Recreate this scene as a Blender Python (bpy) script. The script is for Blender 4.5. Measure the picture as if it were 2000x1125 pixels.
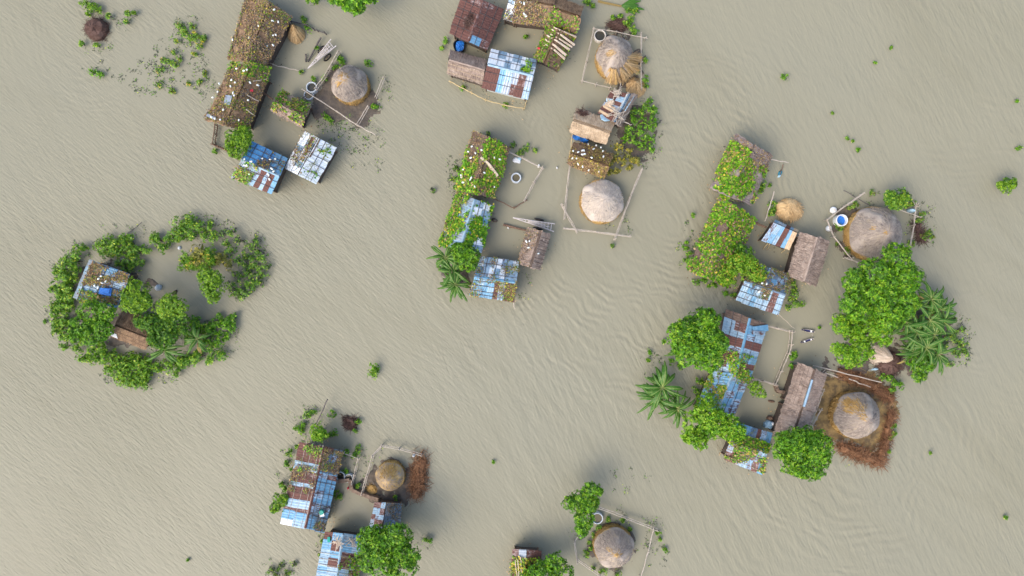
import bpy, math, random
import numpy as np
from mathutils import Vector

for o in list(bpy.data.objects):
    bpy.data.objects.remove(o, do_unlink=True)
SC = bpy.context.scene
COL = SC.collection
random.seed(7)
RNG = np.random.default_rng(11)

# ------------------------------------------------------------------ camera, sky, sun, exposure
CAM_H = 70.0            # drone height above the flood water (m)
PXM = 20.0              # photo pixels per metre at water level
cam_d = bpy.data.cameras.new('camera')
cam = bpy.data.objects.new('camera', cam_d)
COL.objects.link(cam)
cam.location = (0, 0, CAM_H)
cam.rotation_euler = (0, 0, 0)
cam_d.sensor_width = 36.0
cam_d.lens = 36.0 * CAM_H / 100.0
cam_d.clip_start = 0.5
cam_d.clip_end = 2000
SC.camera = cam

SUN_EL, SUN_AZ = math.radians(52), math.radians(229)
world = bpy.data.worlds.new('World')
SC.world = world
world.use_nodes = True
wn = world.node_tree
bg = wn.nodes['Background']
sky = wn.nodes.new('ShaderNodeTexSky')
sky.sky_type = 'NISHITA'
sky.sun_disc = False
sky.sun_elevation = SUN_EL
sky.sun_rotation = SUN_AZ
sky.air_density = 1.0
sky.dust_density = 4.0
sky.ozone_density = 1.0
bg.inputs['Strength'].default_value = 0.15
wn.links.new(sky.outputs[0], bg.inputs['Color'])

sun_d = bpy.data.lights.new('sun', 'SUN')
sun_d.energy = 0.5
sun_d.angle = math.radians(50)
sun_d.color = (1.0, 0.93, 0.82)
sun = bpy.data.objects.new('sun', sun_d)
COL.objects.link(sun)
sdir = Vector((math.sin(SUN_AZ) * math.cos(SUN_EL), math.cos(SUN_AZ) * math.cos(SUN_EL), math.sin(SUN_EL)))
sun.rotation_euler = sdir.to_track_quat('Z', 'Y').to_euler()
sun.location = (-60, -60, 60)

SC.view_settings.view_transform = 'Standard'
SC.view_settings.look = 'None'
SC.view_settings.gamma = 1.0
SC.view_settings.exposure = 1.09
SC.view_settings.use_curve_mapping = False

# ------------------------------------------------------------------ helpers
def P(px, py, z=0.0):
    """point at height z seen at a photo pixel of the 2000x1125 picture"""
    f = (1 - z / CAM_H) / PXM
    return np.array(((px - 1000.0) * f, (562.5 - py) * f, z))

def lerp(a, b, t):
    return tuple(a[i] + (b[i] - a[i]) * t for i in range(len(a)))

def tag(o, label=None, cat=None, group=None, kind=None):
    if label: o['label'] = label
    if cat: o['category'] = cat
    if group: o['group'] = group
    if kind: o['kind'] = kind
    return o

def thing(name, label, cat, loc, group=None):
    o = bpy.data.objects.new(name, None)
    o.empty_display_size = 0.3
    COL.objects.link(o)
    o.location = tuple(loc)
    return tag(o, label, cat, group)

def origin(o):
    """world position a part's vertices are measured from"""
    p = np.array(o.location, float)
    if o.parent: p = p + origin(o.parent)
    return p

def mk(name, V, F, mats, parent=None, loc=None, mi=None, smooth=False):
    me = bpy.data.meshes.new(name)
    V = np.asarray(V, float)
    if loc is None:
        loc = origin(parent) if parent is not None else np.zeros(3)
    V = V - np.asarray(loc)
    if isinstance(F, np.ndarray):
        n, k = F.shape
        me.vertices.add(len(V)); me.vertices.foreach_set('co', V.astype(np.float32).ravel())
        me.loops.add(n * k); me.loops.foreach_set('vertex_index', F.astype(np.int32).ravel())
        me.polygons.add(n)
        me.polygons.foreach_set('loop_start', np.arange(0, n * k, k, dtype=np.int32))
        me.update(calc_edges=True)
    else:
        me.from_pydata(V.tolist(), [], F)
        me.update()
    for m in (mats if isinstance(mats, (list, tuple)) else [mats]):
        me.materials.append(m)
    if mi is not None:
        me.polygons.foreach_set('material_index', np.asarray(mi, dtype=np.int32))
    if smooth:
        me.polygons.foreach_set('use_smooth', np.ones(len(me.polygons), dtype=bool))
    o = bpy.data.objects.new(name, me)
    COL.objects.link(o)
    if parent is not None: o.parent = parent
    else: o.location = tuple(loc)
    return o

def join(*vf):
    V, F, n = [], [], 0
    for v, f in vf:
        v = np.asarray(v, float)
        V.append(v); F += [tuple(i + n for i in p) for p in f]; n += len(v)
    return np.concatenate(V), F

def tube(pts, r, sides=6, cap=True):
    pts = [np.asarray(p, float) for p in pts]
    n = len(pts)
    rr = r if isinstance(r, (list, tuple)) else [r] * n
    V, F = [], []
    for i, p in enumerate(pts):
        d = pts[min(i + 1, n - 1)] - pts[max(i - 1, 0)]
        d = d / (np.linalg.norm(d) + 1e-9)
        a = np.cross(d, (0, 0, 1.0) if abs(d[2]) < .9 else (1.0, 0, 0)); a /= np.linalg.norm(a)
        b = np.cross(d, a)
        for k in range(sides):
            t = 2 * math.pi * k / sides
            V.append(p + rr[i] * (a * math.cos(t) + b * math.sin(t)))
    for i in range(n - 1):
        for k in range(sides):
            k2 = (k + 1) % sides
            F.append((i * sides + k, i * sides + k2, (i + 1) * sides + k2, (i + 1) * sides + k))
    if cap:
        F.append(tuple(range(sides))[::-1]); F.append(tuple((n - 1) * sides + k for k in range(sides)))
    return np.array(V), F

def pole(a, b, r, sag=0.0, wob=0.03, n=5, taper=.75):
    a, b = np.asarray(a, float), np.asarray(b, float)
    pts = []
    for i in range(n):
        t = i / (n - 1)
        p = a + (b - a) * t
        p = p + np.array((0, 0, -sag * 4 * t * (1 - t)))
        if 0 < i < n - 1: p = p + RNG.normal(0, wob, 3) * (1, 1, .4)
        pts.append(p)
    return tube(pts, [r * (1 - (1 - taper) * i / (n - 1)) for i in range(n)])

def box(c, sx, sy, sz, rz=0.0):
    V = []
    cs, sn = math.cos(rz), math.sin(rz)
    for z in (-.5, .5):
        for x, y in ((-.5, -.5), (.5, -.5), (.5, .5), (-.5, .5)):
            X, Y = x * sx, y * sy
            V.append((c[0] + X * cs - Y * sn, c[1] + X * sn + Y * cs, c[2] + z * sz))
    return np.array(V), [(3, 2, 1, 0), (4, 5, 6, 7), (0, 1, 5, 4), (1, 2, 6, 5), (2, 3, 7, 6), (3, 0, 4, 7)]

def lathe(c, prof, seg=32, wob=0.0, seed=0, flute=0, fl_amp=0.0, close=True, tilt=(0, 0), sx=1.0, sy=1.0, rot=0.0):
    """prof: (radius, z) pairs from the bottom up"""
    rg = np.random.default_rng(seed)
    ph = rg.uniform(0, 6.28, 6); am = rg.normal(0, 1, 6) * wob
    V, F = [], []
    z0, z1 = prof[0][1], prof[-1][1]
    for i, (r, z) in enumerate(prof):
        for k in range(seg):
            t = 2 * math.pi * k / seg
            q = 1 + sum(am[j] * math.sin((j + 2) * t + ph[j] + z * .8) for j in range(6)) + fl_amp * math.cos(flute * t + z)
            f = (z - z0) / max(z1 - z0, 1e-6)
            x, y = r * q * math.cos(t) * sx, r * q * math.sin(t) * sy
            X = x * math.cos(rot) - y * math.sin(rot); Y = x * math.sin(rot) + y * math.cos(rot)
            V.append((c[0] + X + tilt[0] * f, c[1] + Y + tilt[1] * f, c[2] + z + rg.normal(0, wob * .6)))
    n = len(prof)
    for i in range(n - 1):
        for k in range(seg):
            k2 = (k + 1) % seg
            F.append((i * seg + k, i * seg + k2, (i + 1) * seg + k2, (i + 1) * seg + k))
    if close:
        F.append(tuple((n - 1) * seg + k for k in range(seg)))
        F.append(tuple(range(seg))[::-1])
    return np.array(V), F

def unit(a):
    return a / (np.linalg.norm(a, axis=-1, keepdims=True) + 1e-9)

def kite(base, d, nrm, L, W, droop=.15, fold=.12):
    """leaf-sized quads: base point, direction, up; returns vertices and quads"""
    d = unit(d); s = unit(np.cross(d, nrm)); n = np.cross(s, d)
    L = np.asarray(L)[:, None]; W = np.asarray(W)[:, None]
    m = base + d * L * .48
    V = np.stack([base, m + s * W * .5 + n * W * fold, base + d * L - n * L * droop, m - s * W * .5 + n * W * fold], 1).reshape(-1, 3)
    F = np.arange(len(V)).reshape(-1, 4)
    return V, F

def strips(a, b, w):
    """thin flat blades from a to b, facing up"""
    d = unit(b - a); s = unit(np.cross(d, np.array((0, 0, 1.0)) + RNG.normal(0, .3, a.shape)))
    w = np.asarray(w)[:, None] * .5
    V = np.stack([a - s * w, a + s * w, b + s * w * .5, b - s * w * .5], 1).reshape(-1, 3)
    return V, np.arange(len(V)).reshape(-1, 4)

ORD = ['first', 'second', 'third', 'fourth', 'fifth', 'sixth', 'seventh', 'eighth', 'ninth', 'tenth', 'eleventh', 'twelfth', 'thirteenth', 'fourteenth', 'fifteenth', 'sixteenth', 'seventeenth', 'eighteenth', 'nineteenth', 'twentieth']
ORD += ['twenty-' + o for o in ORD[:9]] + ['thirtieth']
def ordered(pts, label, up=False):
    """(point, label) pairs, each told apart by its rank from the left (or top) of the picture"""
    if len(pts) == 1: return [(pts[0], label)]
    k = 1 if up else 0
    idx = sorted(range(len(pts)), key=lambda i: (pts[i][k], pts[i][1 - k]))
    rank = {i: r for r, i in enumerate(idx)}
    out = []
    for i, q in enumerate(pts):
        w = ORD[rank[i]] + (' from the top' if up else ' from the left')
        if rank[i] == len(pts) - 1: w = 'lowest one' if up else 'rightmost one'
        elif rank[i] == 0: w = 'topmost one' if up else 'leftmost one'
        out.append((q, label + ', ' + w))
    return out

# ------------------------------------------------------------------ materials
def nmat(name):
    m = bpy.data.materials.new(name); m.use_nodes = True
    nt = m.node_tree
    return m, nt, nt.nodes, nt.links, nt.nodes['Principled BSDF']

def ramp(N, cols, interp='LINEAR'):
    r = N.new('ShaderNodeValToRGB'); r.color_ramp.interpolation = interp
    e = r.color_ramp.elements
    while len(e) < len(cols): e.new(.5)
    for i, (p, c) in enumerate(cols):
        e[i].position = p; e[i].color = (*c, 1)
    return r

def noise(N, L, scale, detail=4, rough=.6, vec=None, dist=0.0):
    t = N.new('ShaderNodeTexNoise'); t.inputs['Scale'].default_value = scale
    t.inputs['Detail'].default_value = detail; t.inputs['Roughness'].default_value = rough
    t.inputs['Distortion'].default_value = dist
    if vec is not None: L.new(vec, t.inputs['Vector'])
    return t

def ocoord(N, L, jitter=True):
    tc = N.new('ShaderNodeTexCoord')
    if not jitter: return tc.outputs['Object']
    oi = N.new('ShaderNodeObjectInfo')
    mu = N.new('ShaderNodeMath'); mu.operation = 'MULTIPLY'; mu.inputs[1].default_value = 37.0
    L.new(oi.outputs['Random'], mu.inputs[0])
    ad = N.new('ShaderNodeVectorMath'); ad.operation = 'ADD'
    L.new(tc.outputs['Object'], ad.inputs[0]); L.new(mu.outputs[0], ad.inputs[1])
    return ad.outputs[0]

def mat_noise(name, cols, scale=3.0, rough=.85, bump=.3, bscale=None, detail=5, spec=.3):
    m, nt, N, L, b = nmat(name)
    v = ocoord(N, L)
    t = noise(N, L, scale, detail, .65, v)
    r = ramp(N, cols); L.new(t.outputs[0], r.inputs[0]); L.new(r.outputs[0], b.inputs['Base Color'])
    b.inputs['Roughness'].default_value = rough
    b.inputs['Specular IOR Level'].default_value = spec
    if bump:
        t2 = noise(N, L, bscale or scale * 3, 4, .6, v)
        bp = N.new('ShaderNodeBump'); bp.inputs['Strength'].default_value = bump; bp.inputs['Distance'].default_value = .06
        L.new(t2.outputs[0], bp.inputs['Height']); L.new(bp.outputs[0], b.inputs['Normal'])
    return m

def mat_leaf(name, cols, trans=.22, rough=.45):
    """each leaf its own tone (random per island)"""
    m, nt, N, L, b = nmat(name)
    g = N.new('ShaderNodeNewGeometry')
    r = ramp(N, cols); L.new(g.outputs['Random Per Island'], r.inputs[0])
    L.new(r.outputs[0], b.inputs['Base Color'])
    b.inputs['Roughness'].default_value = rough
    b.inputs['Specular IOR Level'].default_value = .3
    if trans:
        t = N.new('ShaderNodeBsdfTranslucent'); L.new(r.outputs[0], t.inputs['Color'])
        mx = N.new('ShaderNodeMixShader'); mx.inputs[0].default_value = trans
        L.new(b.outputs[0], mx.inputs[1]); L.new(t.outputs[0], mx.inputs[2])
        L.new(mx.outputs[0], N['Material Output'].inputs['Surface'])
    return m

def mat_tin(name, c1, c2, rust=.0, metal=.25, rough=.42):
    m, nt, N, L, b = nmat(name)
    v = ocoord(N, L)
    t = noise(N, L, 2.4, 8, .75, v)
    r = ramp(N, [(.36, c1), (.64, c2)]); L.new(t.outputs[0], r.inputs[0])
    uvn = N.new('ShaderNodeTexCoord'); oi = N.new('ShaderNodeObjectInfo')
    um = N.new('ShaderNodeVectorMath'); um.operation = 'MULTIPLY_ADD'; um.inputs[1].default_value = (7.0, 1.6, 1)
    L.new(uvn.outputs['UV'], um.inputs[0])
    of = N.new('ShaderNodeMath'); of.operation = 'MULTIPLY'; of.inputs[1].default_value = 53.0
    L.new(oi.outputs['Random'], of.inputs[0]); L.new(of.outputs[0], um.inputs[2])
    ta = noise(N, L, 1.0, 6, .7, um.outputs[0], .3)                  # streaks running down the sheet
    tb = noise(N, L, 2.6, 6, .7, v, .6)
    t2 = N.new('ShaderNodeMix'); t2.data_type = 'FLOAT'; t2.inputs['Factor'].default_value = .55
    L.new(tb.outputs[0], t2.inputs['A']); L.new(ta.outputs[0], t2.inputs['B'])
    lo = .70 - rust * .45
    r2 = ramp(N, [(lo, (0, 0, 0)), (lo + .08, (1, 1, 1))]); L.new(t2.outputs['Result'], r2.inputs[0])
    t3 = noise(N, L, 7, 4, .7, v)
    r3 = ramp(N, [(.3, (.070, .032, .027)), (.55, (.125, .052, .040)), (.8, (.20, .098, .075))]); L.new(t3.outputs[0], r3.inputs[0])
    mx = N.new('ShaderNodeMix'); mx.data_type = 'RGBA'
    L.new(r2.outputs[0], mx.inputs['Factor']); L.new(r.outputs[0], mx.inputs['A']); L.new(r3.outputs[0], mx.inputs['B'])
    L.new(mx.outputs['Result'], b.inputs['Base Color'])
    b.inputs['Metallic'].default_value = metal; b.inputs['Roughness'].default_value = rough
    return m

def mat_plain(name, c, rough=.6, metal=0.0, var=.25):
    a = tuple(x * (1 - var) for x in c); d = tuple(min(1, x * (1 + var)) for x in c)
    return mat_noise(name, [(.3, a), (.7, d)], 5, rough, .15)

M = {}
M['tin_white'] = mat_tin('tin_white', (.62, .70, .76), (.80, .85, .88), .14, .1)
M['tin_light'] = mat_tin('tin_light', (.19, .325, .44), (.36, .48, .57), .36, .2)
M['tin_blue'] = mat_tin('tin_blue', (.09, .26, .42), (.20, .38, .54), .34, .15)
M['tin_sky'] = mat_tin('tin_sky', (.06, .25, .53), (.13, .36, .64), .12, .1)
M['tin_dark'] = mat_tin('tin_dark', (.09, .15, .22), (.16, .23, .31), .28, .15)
M['tin_grey'] = mat_tin('tin_grey', (.22, .27, .33), (.34, .39, .45), .25, .25)
M['tin_mixed'] = mat_tin('tin_mixed', (.20, .36, .52), (.40, .53, .64), .50, .15)
M['tin_rust'] = mat_tin('tin_rust', (.10, .042, .034), (.15, .066, .052), .75, 0, .8)
M['tin_rust_pale'] = mat_tin('tin_rust_pale', (.34, .33, .34), (.24, .13, .1), .62, 0, .8)
TIN = {'W': 'tin_white', 'L': 'tin_light', 'B': 'tin_blue', 'C': 'tin_sky', 'D': 'tin_dark', 'G': 'tin_grey', 'M': 'tin_mixed', 'R': 'tin_rust', 'r': 'tin_rust_pale'}

def mat_straw(name, cols, rough=.9):
    m, nt, N, L, b = nmat(name)
    g = N.new('ShaderNodeNewGeometry')
    v = ocoord(N, L)
    t = noise(N, L, 1.3, 6, .7, v)
    mx = N.new('ShaderNodeMath'); mx.operation = 'MULTIPLY_ADD'; mx.inputs[1].default_value = .35
    L.new(g.outputs['Random Per Island'], mx.inputs[0])
    sb = N.new('ShaderNodeMath'); sb.operation = 'SUBTRACT'; sb.inputs[1].default_value = .17
    L.new(t.outputs[0], sb.inputs[0]); L.new(sb.outputs[0], mx.inputs[2])
    r = ramp(N, cols); L.new(mx.outputs[0], r.inputs[0]); L.new(r.outputs[0], b.inputs['Base Color'])
    b.inputs['Roughness'].default_value = rough; b.inputs['Specular IOR Level'].default_value = .15
    t2 = noise(N, L, 9, 4, .6, v)
    bp = N.new('ShaderNodeBump'); bp.inputs['Strength'].default_value = .35; bp.inputs['Distance'].default_value = .06
    L.new(t2.outputs[0], bp.inputs['Height']); L.new(bp.outputs[0], b.inputs['Normal'])
    return m

M['thatch_pink'] = mat_straw('thatch_pink', [(.25, (.17, .125, .10)), (.5, (.31, .24, .195)), (.75, (.45, .36, .295))])
M['thatch_tan'] = mat_straw('thatch_tan', [(.25, (.27, .20, .13)), (.5, (.46, .35, .235)), (.75, (.60, .48, .34))])
M['thatch_grey'] = mat_straw('thatch_grey', [(.25, (.13, .105, .095)), (.5, (.22, .18, .165)), (.75, (.33, .28, .26))])
M['thatch_dark'] = mat_straw('thatch_dark', [(.25, (.07, .05, .04)), (.5, (.135, .095, .075)), (.75, (.22, .165, .13))])
M['thatch_brown'] = mat_straw('thatch_brown', [(.25, (.11, .07, .045)), (.5, (.22, .145, .09)), (.75, (.34, .235, .14))])
M['straw_gold'] = mat_straw('straw_gold', [(.2, (.23, .135, .045)), (.5, (.41, .26, .09)), (.8, (.55, .38, .16))])
M['straw_tan'] = mat_straw('straw_tan', [(.2, (.30, .19, .09)), (.5, (.52, .36, .18)), (.8, (.68, .50, .28))])
M['straw_cap'] = mat_straw('straw_cap', [(.2, (.20, .165, .14)), (.45, (.34, .29, .25)), (.62, (.43, .365, .30)), (.85, (.52, .41, .26))])
M['straw_pale'] = mat_straw('straw_pale', [(.2, (.34, .29, .25)), (.45, (.50, .44, .38)), (.65, (.60, .52, .43)), (.85, (.66, .55, .38))])
M['straw_worn'] = mat_straw('straw_worn', [(.2, (.22, .18, .16)), (.42, (.34, .29, .25)), (.55, (.46, .33, .17)), (.8, (.56, .38, .13))])
M['brush'] = mat_straw('brush', [(.2, (.065, .034, .02)), (.5, (.18, .088, .045)), (.8, (.34, .19, .10))])
M['brush_dark'] = mat_straw('brush_dark', [(.2, (.035, .022, .018)), (.5, (.085, .05, .04)), (.8, (.17, .11, .09))])
M['jute'] = mat_straw('jute', [(.2, (.42, .33, .24)), (.5, (.58, .48, .37)), (.8, (.70, .61, .50))])
M['bamboo'] = mat_noise('bamboo', [(.3, (.34, .29, .23)), (.7, (.56, .50, .42))], 4, .6, .1)
M['bamboo_yellow'] = mat_noise('bamboo_yellow', [(.3, (.40, .30, .14)), (.7, (.62, .50, .28))], 4, .6, .1)
M['bamboo_dark'] = mat_noise('bamboo_dark', [(.3, (.045, .04, .045)), (.7, (.12, .105, .10))], 4, .7, .1)
M['pale_wood'] = mat_noise('pale_wood', [(.3, (.42, .38, .36)), (.7, (.66, .62, .60))], 4, .7, .15)
M['wood'] = mat_noise('wood', [(.3, (.10, .06, .04)), (.7, (.22, .145, .10))], 4, .8, .2)
M['plank'] = mat_noise('plank', [(.3, (.44, .31, .18)), (.7, (.62, .47, .31))], 3, .75, .2)
M['mat_wall'] = mat_noise('mat_wall', [(.3, (.055, .042, .034)), (.7, (.13, .10, .08))], 6, .85, .3)
M['tin_wall'] = mat_noise('tin_wall', [(.3, (.42, .46, .46)), (.7, (.66, .70, .68))], 2, .5, .1)
M['concrete'] = mat_noise('concrete', [(.3, (.42, .47, .50)), (.7, (.62, .67, .70))], 5, .8, .2)
M['concrete_warm'] = mat_noise('concrete_warm', [(.3, (.50, .47, .42)), (.7, (.70, .67, .61))], 5, .8, .2)
M['still_water'] = mat_noise('still_water', [(.3, (.030, .030, .020)), (.7, (.055, .050, .032))], 2, .08, 0, spec=.5)
M['murky_water'] = mat_noise('murky_water', [(.3, (.10, .085, .045)), (.7, (.14, .12, .06))], 2, .08, 0, spec=.5)
M['mud'] = mat_noise('mud', [(.25, (.055, .046, .038)), (.5, (.10, .082, .063)), (.75, (.16, .125, .085))], 1.6, .5, .5, 7)
M['mud_straw'] = mat_noise('mud_straw', [(.25, (.055, .04, .026)), (.42, (.11, .078, .04)), (.56, (.22, .15, .06)), (.8, (.33, .225, .085))], 1.3, .8, .6, 9)
M['earth_wall'] = mat_noise('earth_wall', [(.3, (.12, .085, .06)), (.7, (.26, .19, .14))], 4, .9, .5)
M['tarp_blue'] = mat_noise('tarp_blue', [(.3, (.01, .10, .42)), (.7, (.03, .22, .66))], 6, .4, .5)
M['tarp_pale'] = mat_noise('tarp_pale', [(.3, (.25, .48, .62)), (.7, (.55, .72, .82))], 6, .4, .5)
M['net_teal'] = mat_noise('net_teal', [(.3, (.01, .13, .13)), (.7, (.03, .24, .22))], 9, .6, .4)
M['white_paint'] = mat_plain('white_paint', (.78, .80, .80), .45, var=.08)
M['black'] = mat_plain('black', (.018, .018, .02), .6)
M['boat_blue'] = mat_plain('boat_blue', (.06, .07, .20), .5)
M['red_cloth'] = mat_plain('red_cloth', (.55, .04, .06), .7)
M['teal_cloth'] = mat_plain('teal_cloth', (.02, .20, .30), .7)
M['green_plastic'] = mat_plain('green_plastic', (.01, .26, .20), .4)
M['gourd'] = mat_noise('gourd', [(.3, (.66, .72, .68)), (.7, (.84, .87, .84))], 6, .5, .1)
M['bark'] = mat_noise('bark', [(.3, (.07, .05, .035)), (.7, (.17, .13, .09))], 6, .9, .5)
M['stem_green'] = mat_noise('stem_green', [(.3, (.12, .16, .04)), (.7, (.26, .27, .09))], 4, .6, .2)
# foliage
M['leaf_green'] = mat_leaf('leaf_green', [(0, (0.037, 0.129, 0.005)), (.45, (0.092, 0.269, 0.008)), (.8, (0.167, 0.406, 0.013)), (1, (0.335, 0.588, 0.022))])
M['leaf_deep'] = mat_leaf('leaf_deep', [(0, (0.023, 0.083, 0.007)), (.5, (0.055, 0.161, 0.011)), (.85, (0.107, 0.268, 0.014)), (1, (0.214, 0.408, 0.026))])
M['leaf_lime'] = mat_leaf('leaf_lime', [(0, (0.077, 0.185, 0.007)), (.5, (0.169, 0.338, 0.012)), (.85, (0.277, 0.482, 0.019)), (1, (0.431, 0.611, 0.038))])
M['leaf_new'] = mat_leaf('leaf_new', [(0, (0.112, 0.232, 0.009)), (.5, (0.187, 0.350, 0.015)), (1, (0.318, 0.486, 0.030))])
M['leaf_shrub'] = mat_leaf('leaf_shrub', [(0, (0.054, 0.157, 0.019)), (.5, (0.135, 0.302, 0.030)), (.85, (0.256, 0.461, 0.041)), (1, (0.593, 0.629, 0.068))])
M['leaf_dull'] = mat_leaf('leaf_dull', [(0, (.05, .06, .04)), (.5, (.085, .10, .065)), (1, (.15, .17, .10))])
M['leaf_vine'] = mat_leaf('leaf_vine', [(0, (0.046, 0.144, 0.007)), (.5, (0.123, 0.290, 0.012)), (.85, (0.230, 0.435, 0.019)), (1, (0.461, 0.580, 0.038))])
M['leaf_yellow'] = mat_leaf('leaf_yellow', [(0, (0.286, 0.234, 0.033)), (.5, (0.494, 0.416, 0.052)), (1, (0.754, 0.598, 0.065))])
M['leaf_dry'] = mat_leaf('leaf_dry', [(0, (0.091, 0.058, 0.036)), (.4, (0.221, 0.137, 0.072)), (.8, (0.390, 0.247, 0.117)), (1, (0.520, 0.390, 0.208))], .15, .8)
M['leaf_grey'] = mat_leaf('leaf_grey', [(0, (.05, .042, .04)), (.5, (.12, .10, .09)), (1, (.24, .20, .17))], .1, .85)
M['leaf_olive'] = mat_leaf('leaf_olive', [(0, (0.093, 0.109, 0.023)), (.5, (0.202, 0.217, 0.039)), (1, (0.372, 0.372, 0.078))])
M['banana_leaf'] = mat_leaf('banana_leaf', [(0, (0.030, 0.108, 0.016)), (.5, (0.055, 0.167, 0.020)), (1, (0.109, 0.237, 0.028))], .3, .35)
M['banana_rib'] = mat_plain('banana_rib', (.26, .32, .10), .5)
M['banana_dry'] = mat_leaf('banana_dry', [(0, (.22, .15, .05)), (1, (.34, .25, .09))], .15, .7)
M['twig'] = mat_plain('twig', (.10, .075, .06), .9)
M['dead_stem'] = mat_plain('dead_stem', (.11, .095, .075), .9)

# ------------------------------------------------------------------ setting: flood water
def water_material():
    m, nt, N, L, b = nmat('flood_water')
    tc = N.new('ShaderNodeTexCoord'); co = tc.outputs['Object']
    big = noise(N, L, .035, 3, .5, co)
    r = ramp(N, [(.3, (.238, .229, .163)), (.5, (.258, .248, .179)), (.7, (.252, .245, .181))]); L.new(big.outputs[0], r.inputs[0])
    smp = N.new('ShaderNodeMapping'); smp.vector_type = 'TEXTURE'; smp.inputs['Rotation'].default_value = (0, 0, math.radians(-40)); smp.inputs['Scale'].default_value = (20, 5, 1)
    L.new(co, smp.inputs['Vector'])
    silt = noise(N, L, 1.0, 6, .65, smp.outputs[0], 1.2)            # drifting silt streaks
    sr = ramp(N, [(.30, (.93, .925, .91)), (.5, (1, 1, 1))]); L.new(silt.outputs[0], sr.inputs[0])
    sm = N.new('ShaderNodeMix'); sm.data_type = 'RGBA'; sm.blend_type = 'MULTIPLY'; sm.inputs['Factor'].default_value = .8
    L.new(r.outputs[0], sm.inputs['A']); L.new(sr.outputs[0], sm.inputs['B'])
    L.new(sm.outputs['Result'], b.inputs['Base Color'])
    b.inputs['Specular IOR Level'].default_value = .20
    b.inputs['Roughness'].default_value = .09
    b.inputs['IOR'].default_value = 1.33
    def math_(op, a, c=None, v=None):
        n = N.new('ShaderNodeMath'); n.operation = op
        L.new(a, n.inputs[0])
        if c is not None: L.new(c, n.inputs[1])
        if v is not None: n.inputs[1].default_value = v
        return n.outputs[0]
    def mapped(rot, sx, sy):
        mp = N.new('ShaderNodeMapping'); mp.vector_type = 'TEXTURE'; mp.inputs['Rotation'].default_value = (0, 0, math.radians(rot))
        mp.inputs['Scale'].default_value = (1 / sx, 1 / sy, 1); L.new(co, mp.inputs['Vector']); return mp.outputs[0]
    # wind ripples: short crests, direction drifting over the picture
    n1 = noise(N, L, 1.0, 5, .55, mapped(-40, 1.0, 4.4), .3)
    n2 = noise(N, L, 1.0, 5, .55, mapped(-66, .6, 2.5), .3)
    msk = noise(N, L, .028, 2, .5, co)
    sep = N.new('ShaderNodeSeparateXYZ'); L.new(co, sep.inputs[0])
    xs = math_('ADD', sep.outputs['X'], math_('MULTIPLY', msk.outputs[0], v=40.0))
    mr = N.new('ShaderNodeMapRange'); mr.inputs[1].default_value = 0; mr.inputs[2].default_value = 38
    L.new(xs, mr.inputs[0])
    mx = N.new('ShaderNodeMix'); mx.data_type = 'FLOAT'
    L.new(mr.outputs[0], mx.inputs['Factor']); L.new(n1.outputs[0], mx.inputs['A']); L.new(n2.outputs[0], mx.inputs['B'])
    h = math_('MULTIPLY', mx.outputs['Result'], v=.36)
    # larger slow waves
    n3 = noise(N, L, 1.0, 3, .5, mapped(-58, .2, .9), .3)
    h = math_('ADD', h, math_('MULTIPLY', n3.outputs[0], v=.30))
    # rings thrown back by the homesteads
    for (px, py, wl, rad, amp) in ((1300, 430, .85, 25, .05), (960, 520, .7, 16, .02), (1650, 850, 1.2, 20, .055), (180, 60, .8, 13, .03), (1900, 480, 1.0, 22, .03)):
        p = P(px, py)
        sub = N.new('ShaderNodeVectorMath'); sub.operation = 'DISTANCE'; sub.inputs[1].default_value = tuple(p)
        L.new(co, sub.inputs[0])
        wob = noise(N, L, .12, 2, .5, co)
        d = math_('ADD', sub.outputs['Value'], math_('MULTIPLY', wob.outputs[0], v=7.0))
        s = math_('SINE', math_('MULTIPLY', d, v=6.283 / wl))
        fall = N.new('ShaderNodeMapRange'); fall.inputs[1].default_value = rad; fall.inputs[2].default_value = rad * .45
        fall.inputs[3].default_value = 0; fall.inputs[4].default_value = 1
        L.new(sub.outputs['Value'], fall.inputs[0])
        brk0 = noise(N, L, .35, 3, .6, co, .5)
        brk = ramp(N, [(.42, (0, 0, 0)), (.62, (1, 1, 1))]); L.new(brk0.outputs[0], brk.inputs[0])
        s = math_('MULTIPLY', math_('MULTIPLY', s, fall.outputs[0]), brk.outputs[0])
        h = math_('ADD', h, math_('MULTIPLY', s, v=amp * 2))
    # fine chop
    n4 = noise(N, L, 4.5, 4, .6, co)
    h = math_('ADD', h, math_('MULTIPLY', n4.outputs[0], v=.07))
    calm = noise(N, L, .05, 2, .5, co)
    cr = N.new('ShaderNodeMapRange'); cr.inputs[1].default_value = .35; cr.inputs[2].default_value = .65
    cr.inputs[3].default_value = .45; cr.inputs[4].default_value = 1.0
    L.new(calm.outputs[0], cr.inputs[0])
    bp = N.new('ShaderNodeBump'); bp.inputs['Distance'].default_value = .27
    st = cr.outputs[0]
    # water lies calm inside the yards, sheltered by huts and fences
    for (px, py, rad) in ((530, 200, 5.5), (1010, 70, 4.5), (1020, 345, 4.5), (985, 455, 4.0), (1500, 470, 4.5), (1500, 700, 4.5), (1490, 790, 3.5), (680, 1010, 4.0), (1185, 400, 4.5), (1190, 110, 4.5), (660, 150, 5.0), (1170, 190, 3.5), (1560, 640, 4.5), (340, 530, 3.5), (1710, 460, 5), (240, 690, 4), (680, 910, 3.5), (1200, 1060, 4.5), (300, 140, 4)):
        ds = N.new('ShaderNodeVectorMath'); ds.operation = 'DISTANCE'; ds.inputs[1].default_value = tuple(P(px, py))
        L.new(co, ds.inputs[0])
        mp = N.new('ShaderNodeMapRange'); mp.inputs[1].default_value = rad * .55; mp.inputs[2].default_value = rad * 1.25
        mp.inputs[3].default_value = .22; mp.inputs[4].default_value = 1.0
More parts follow.
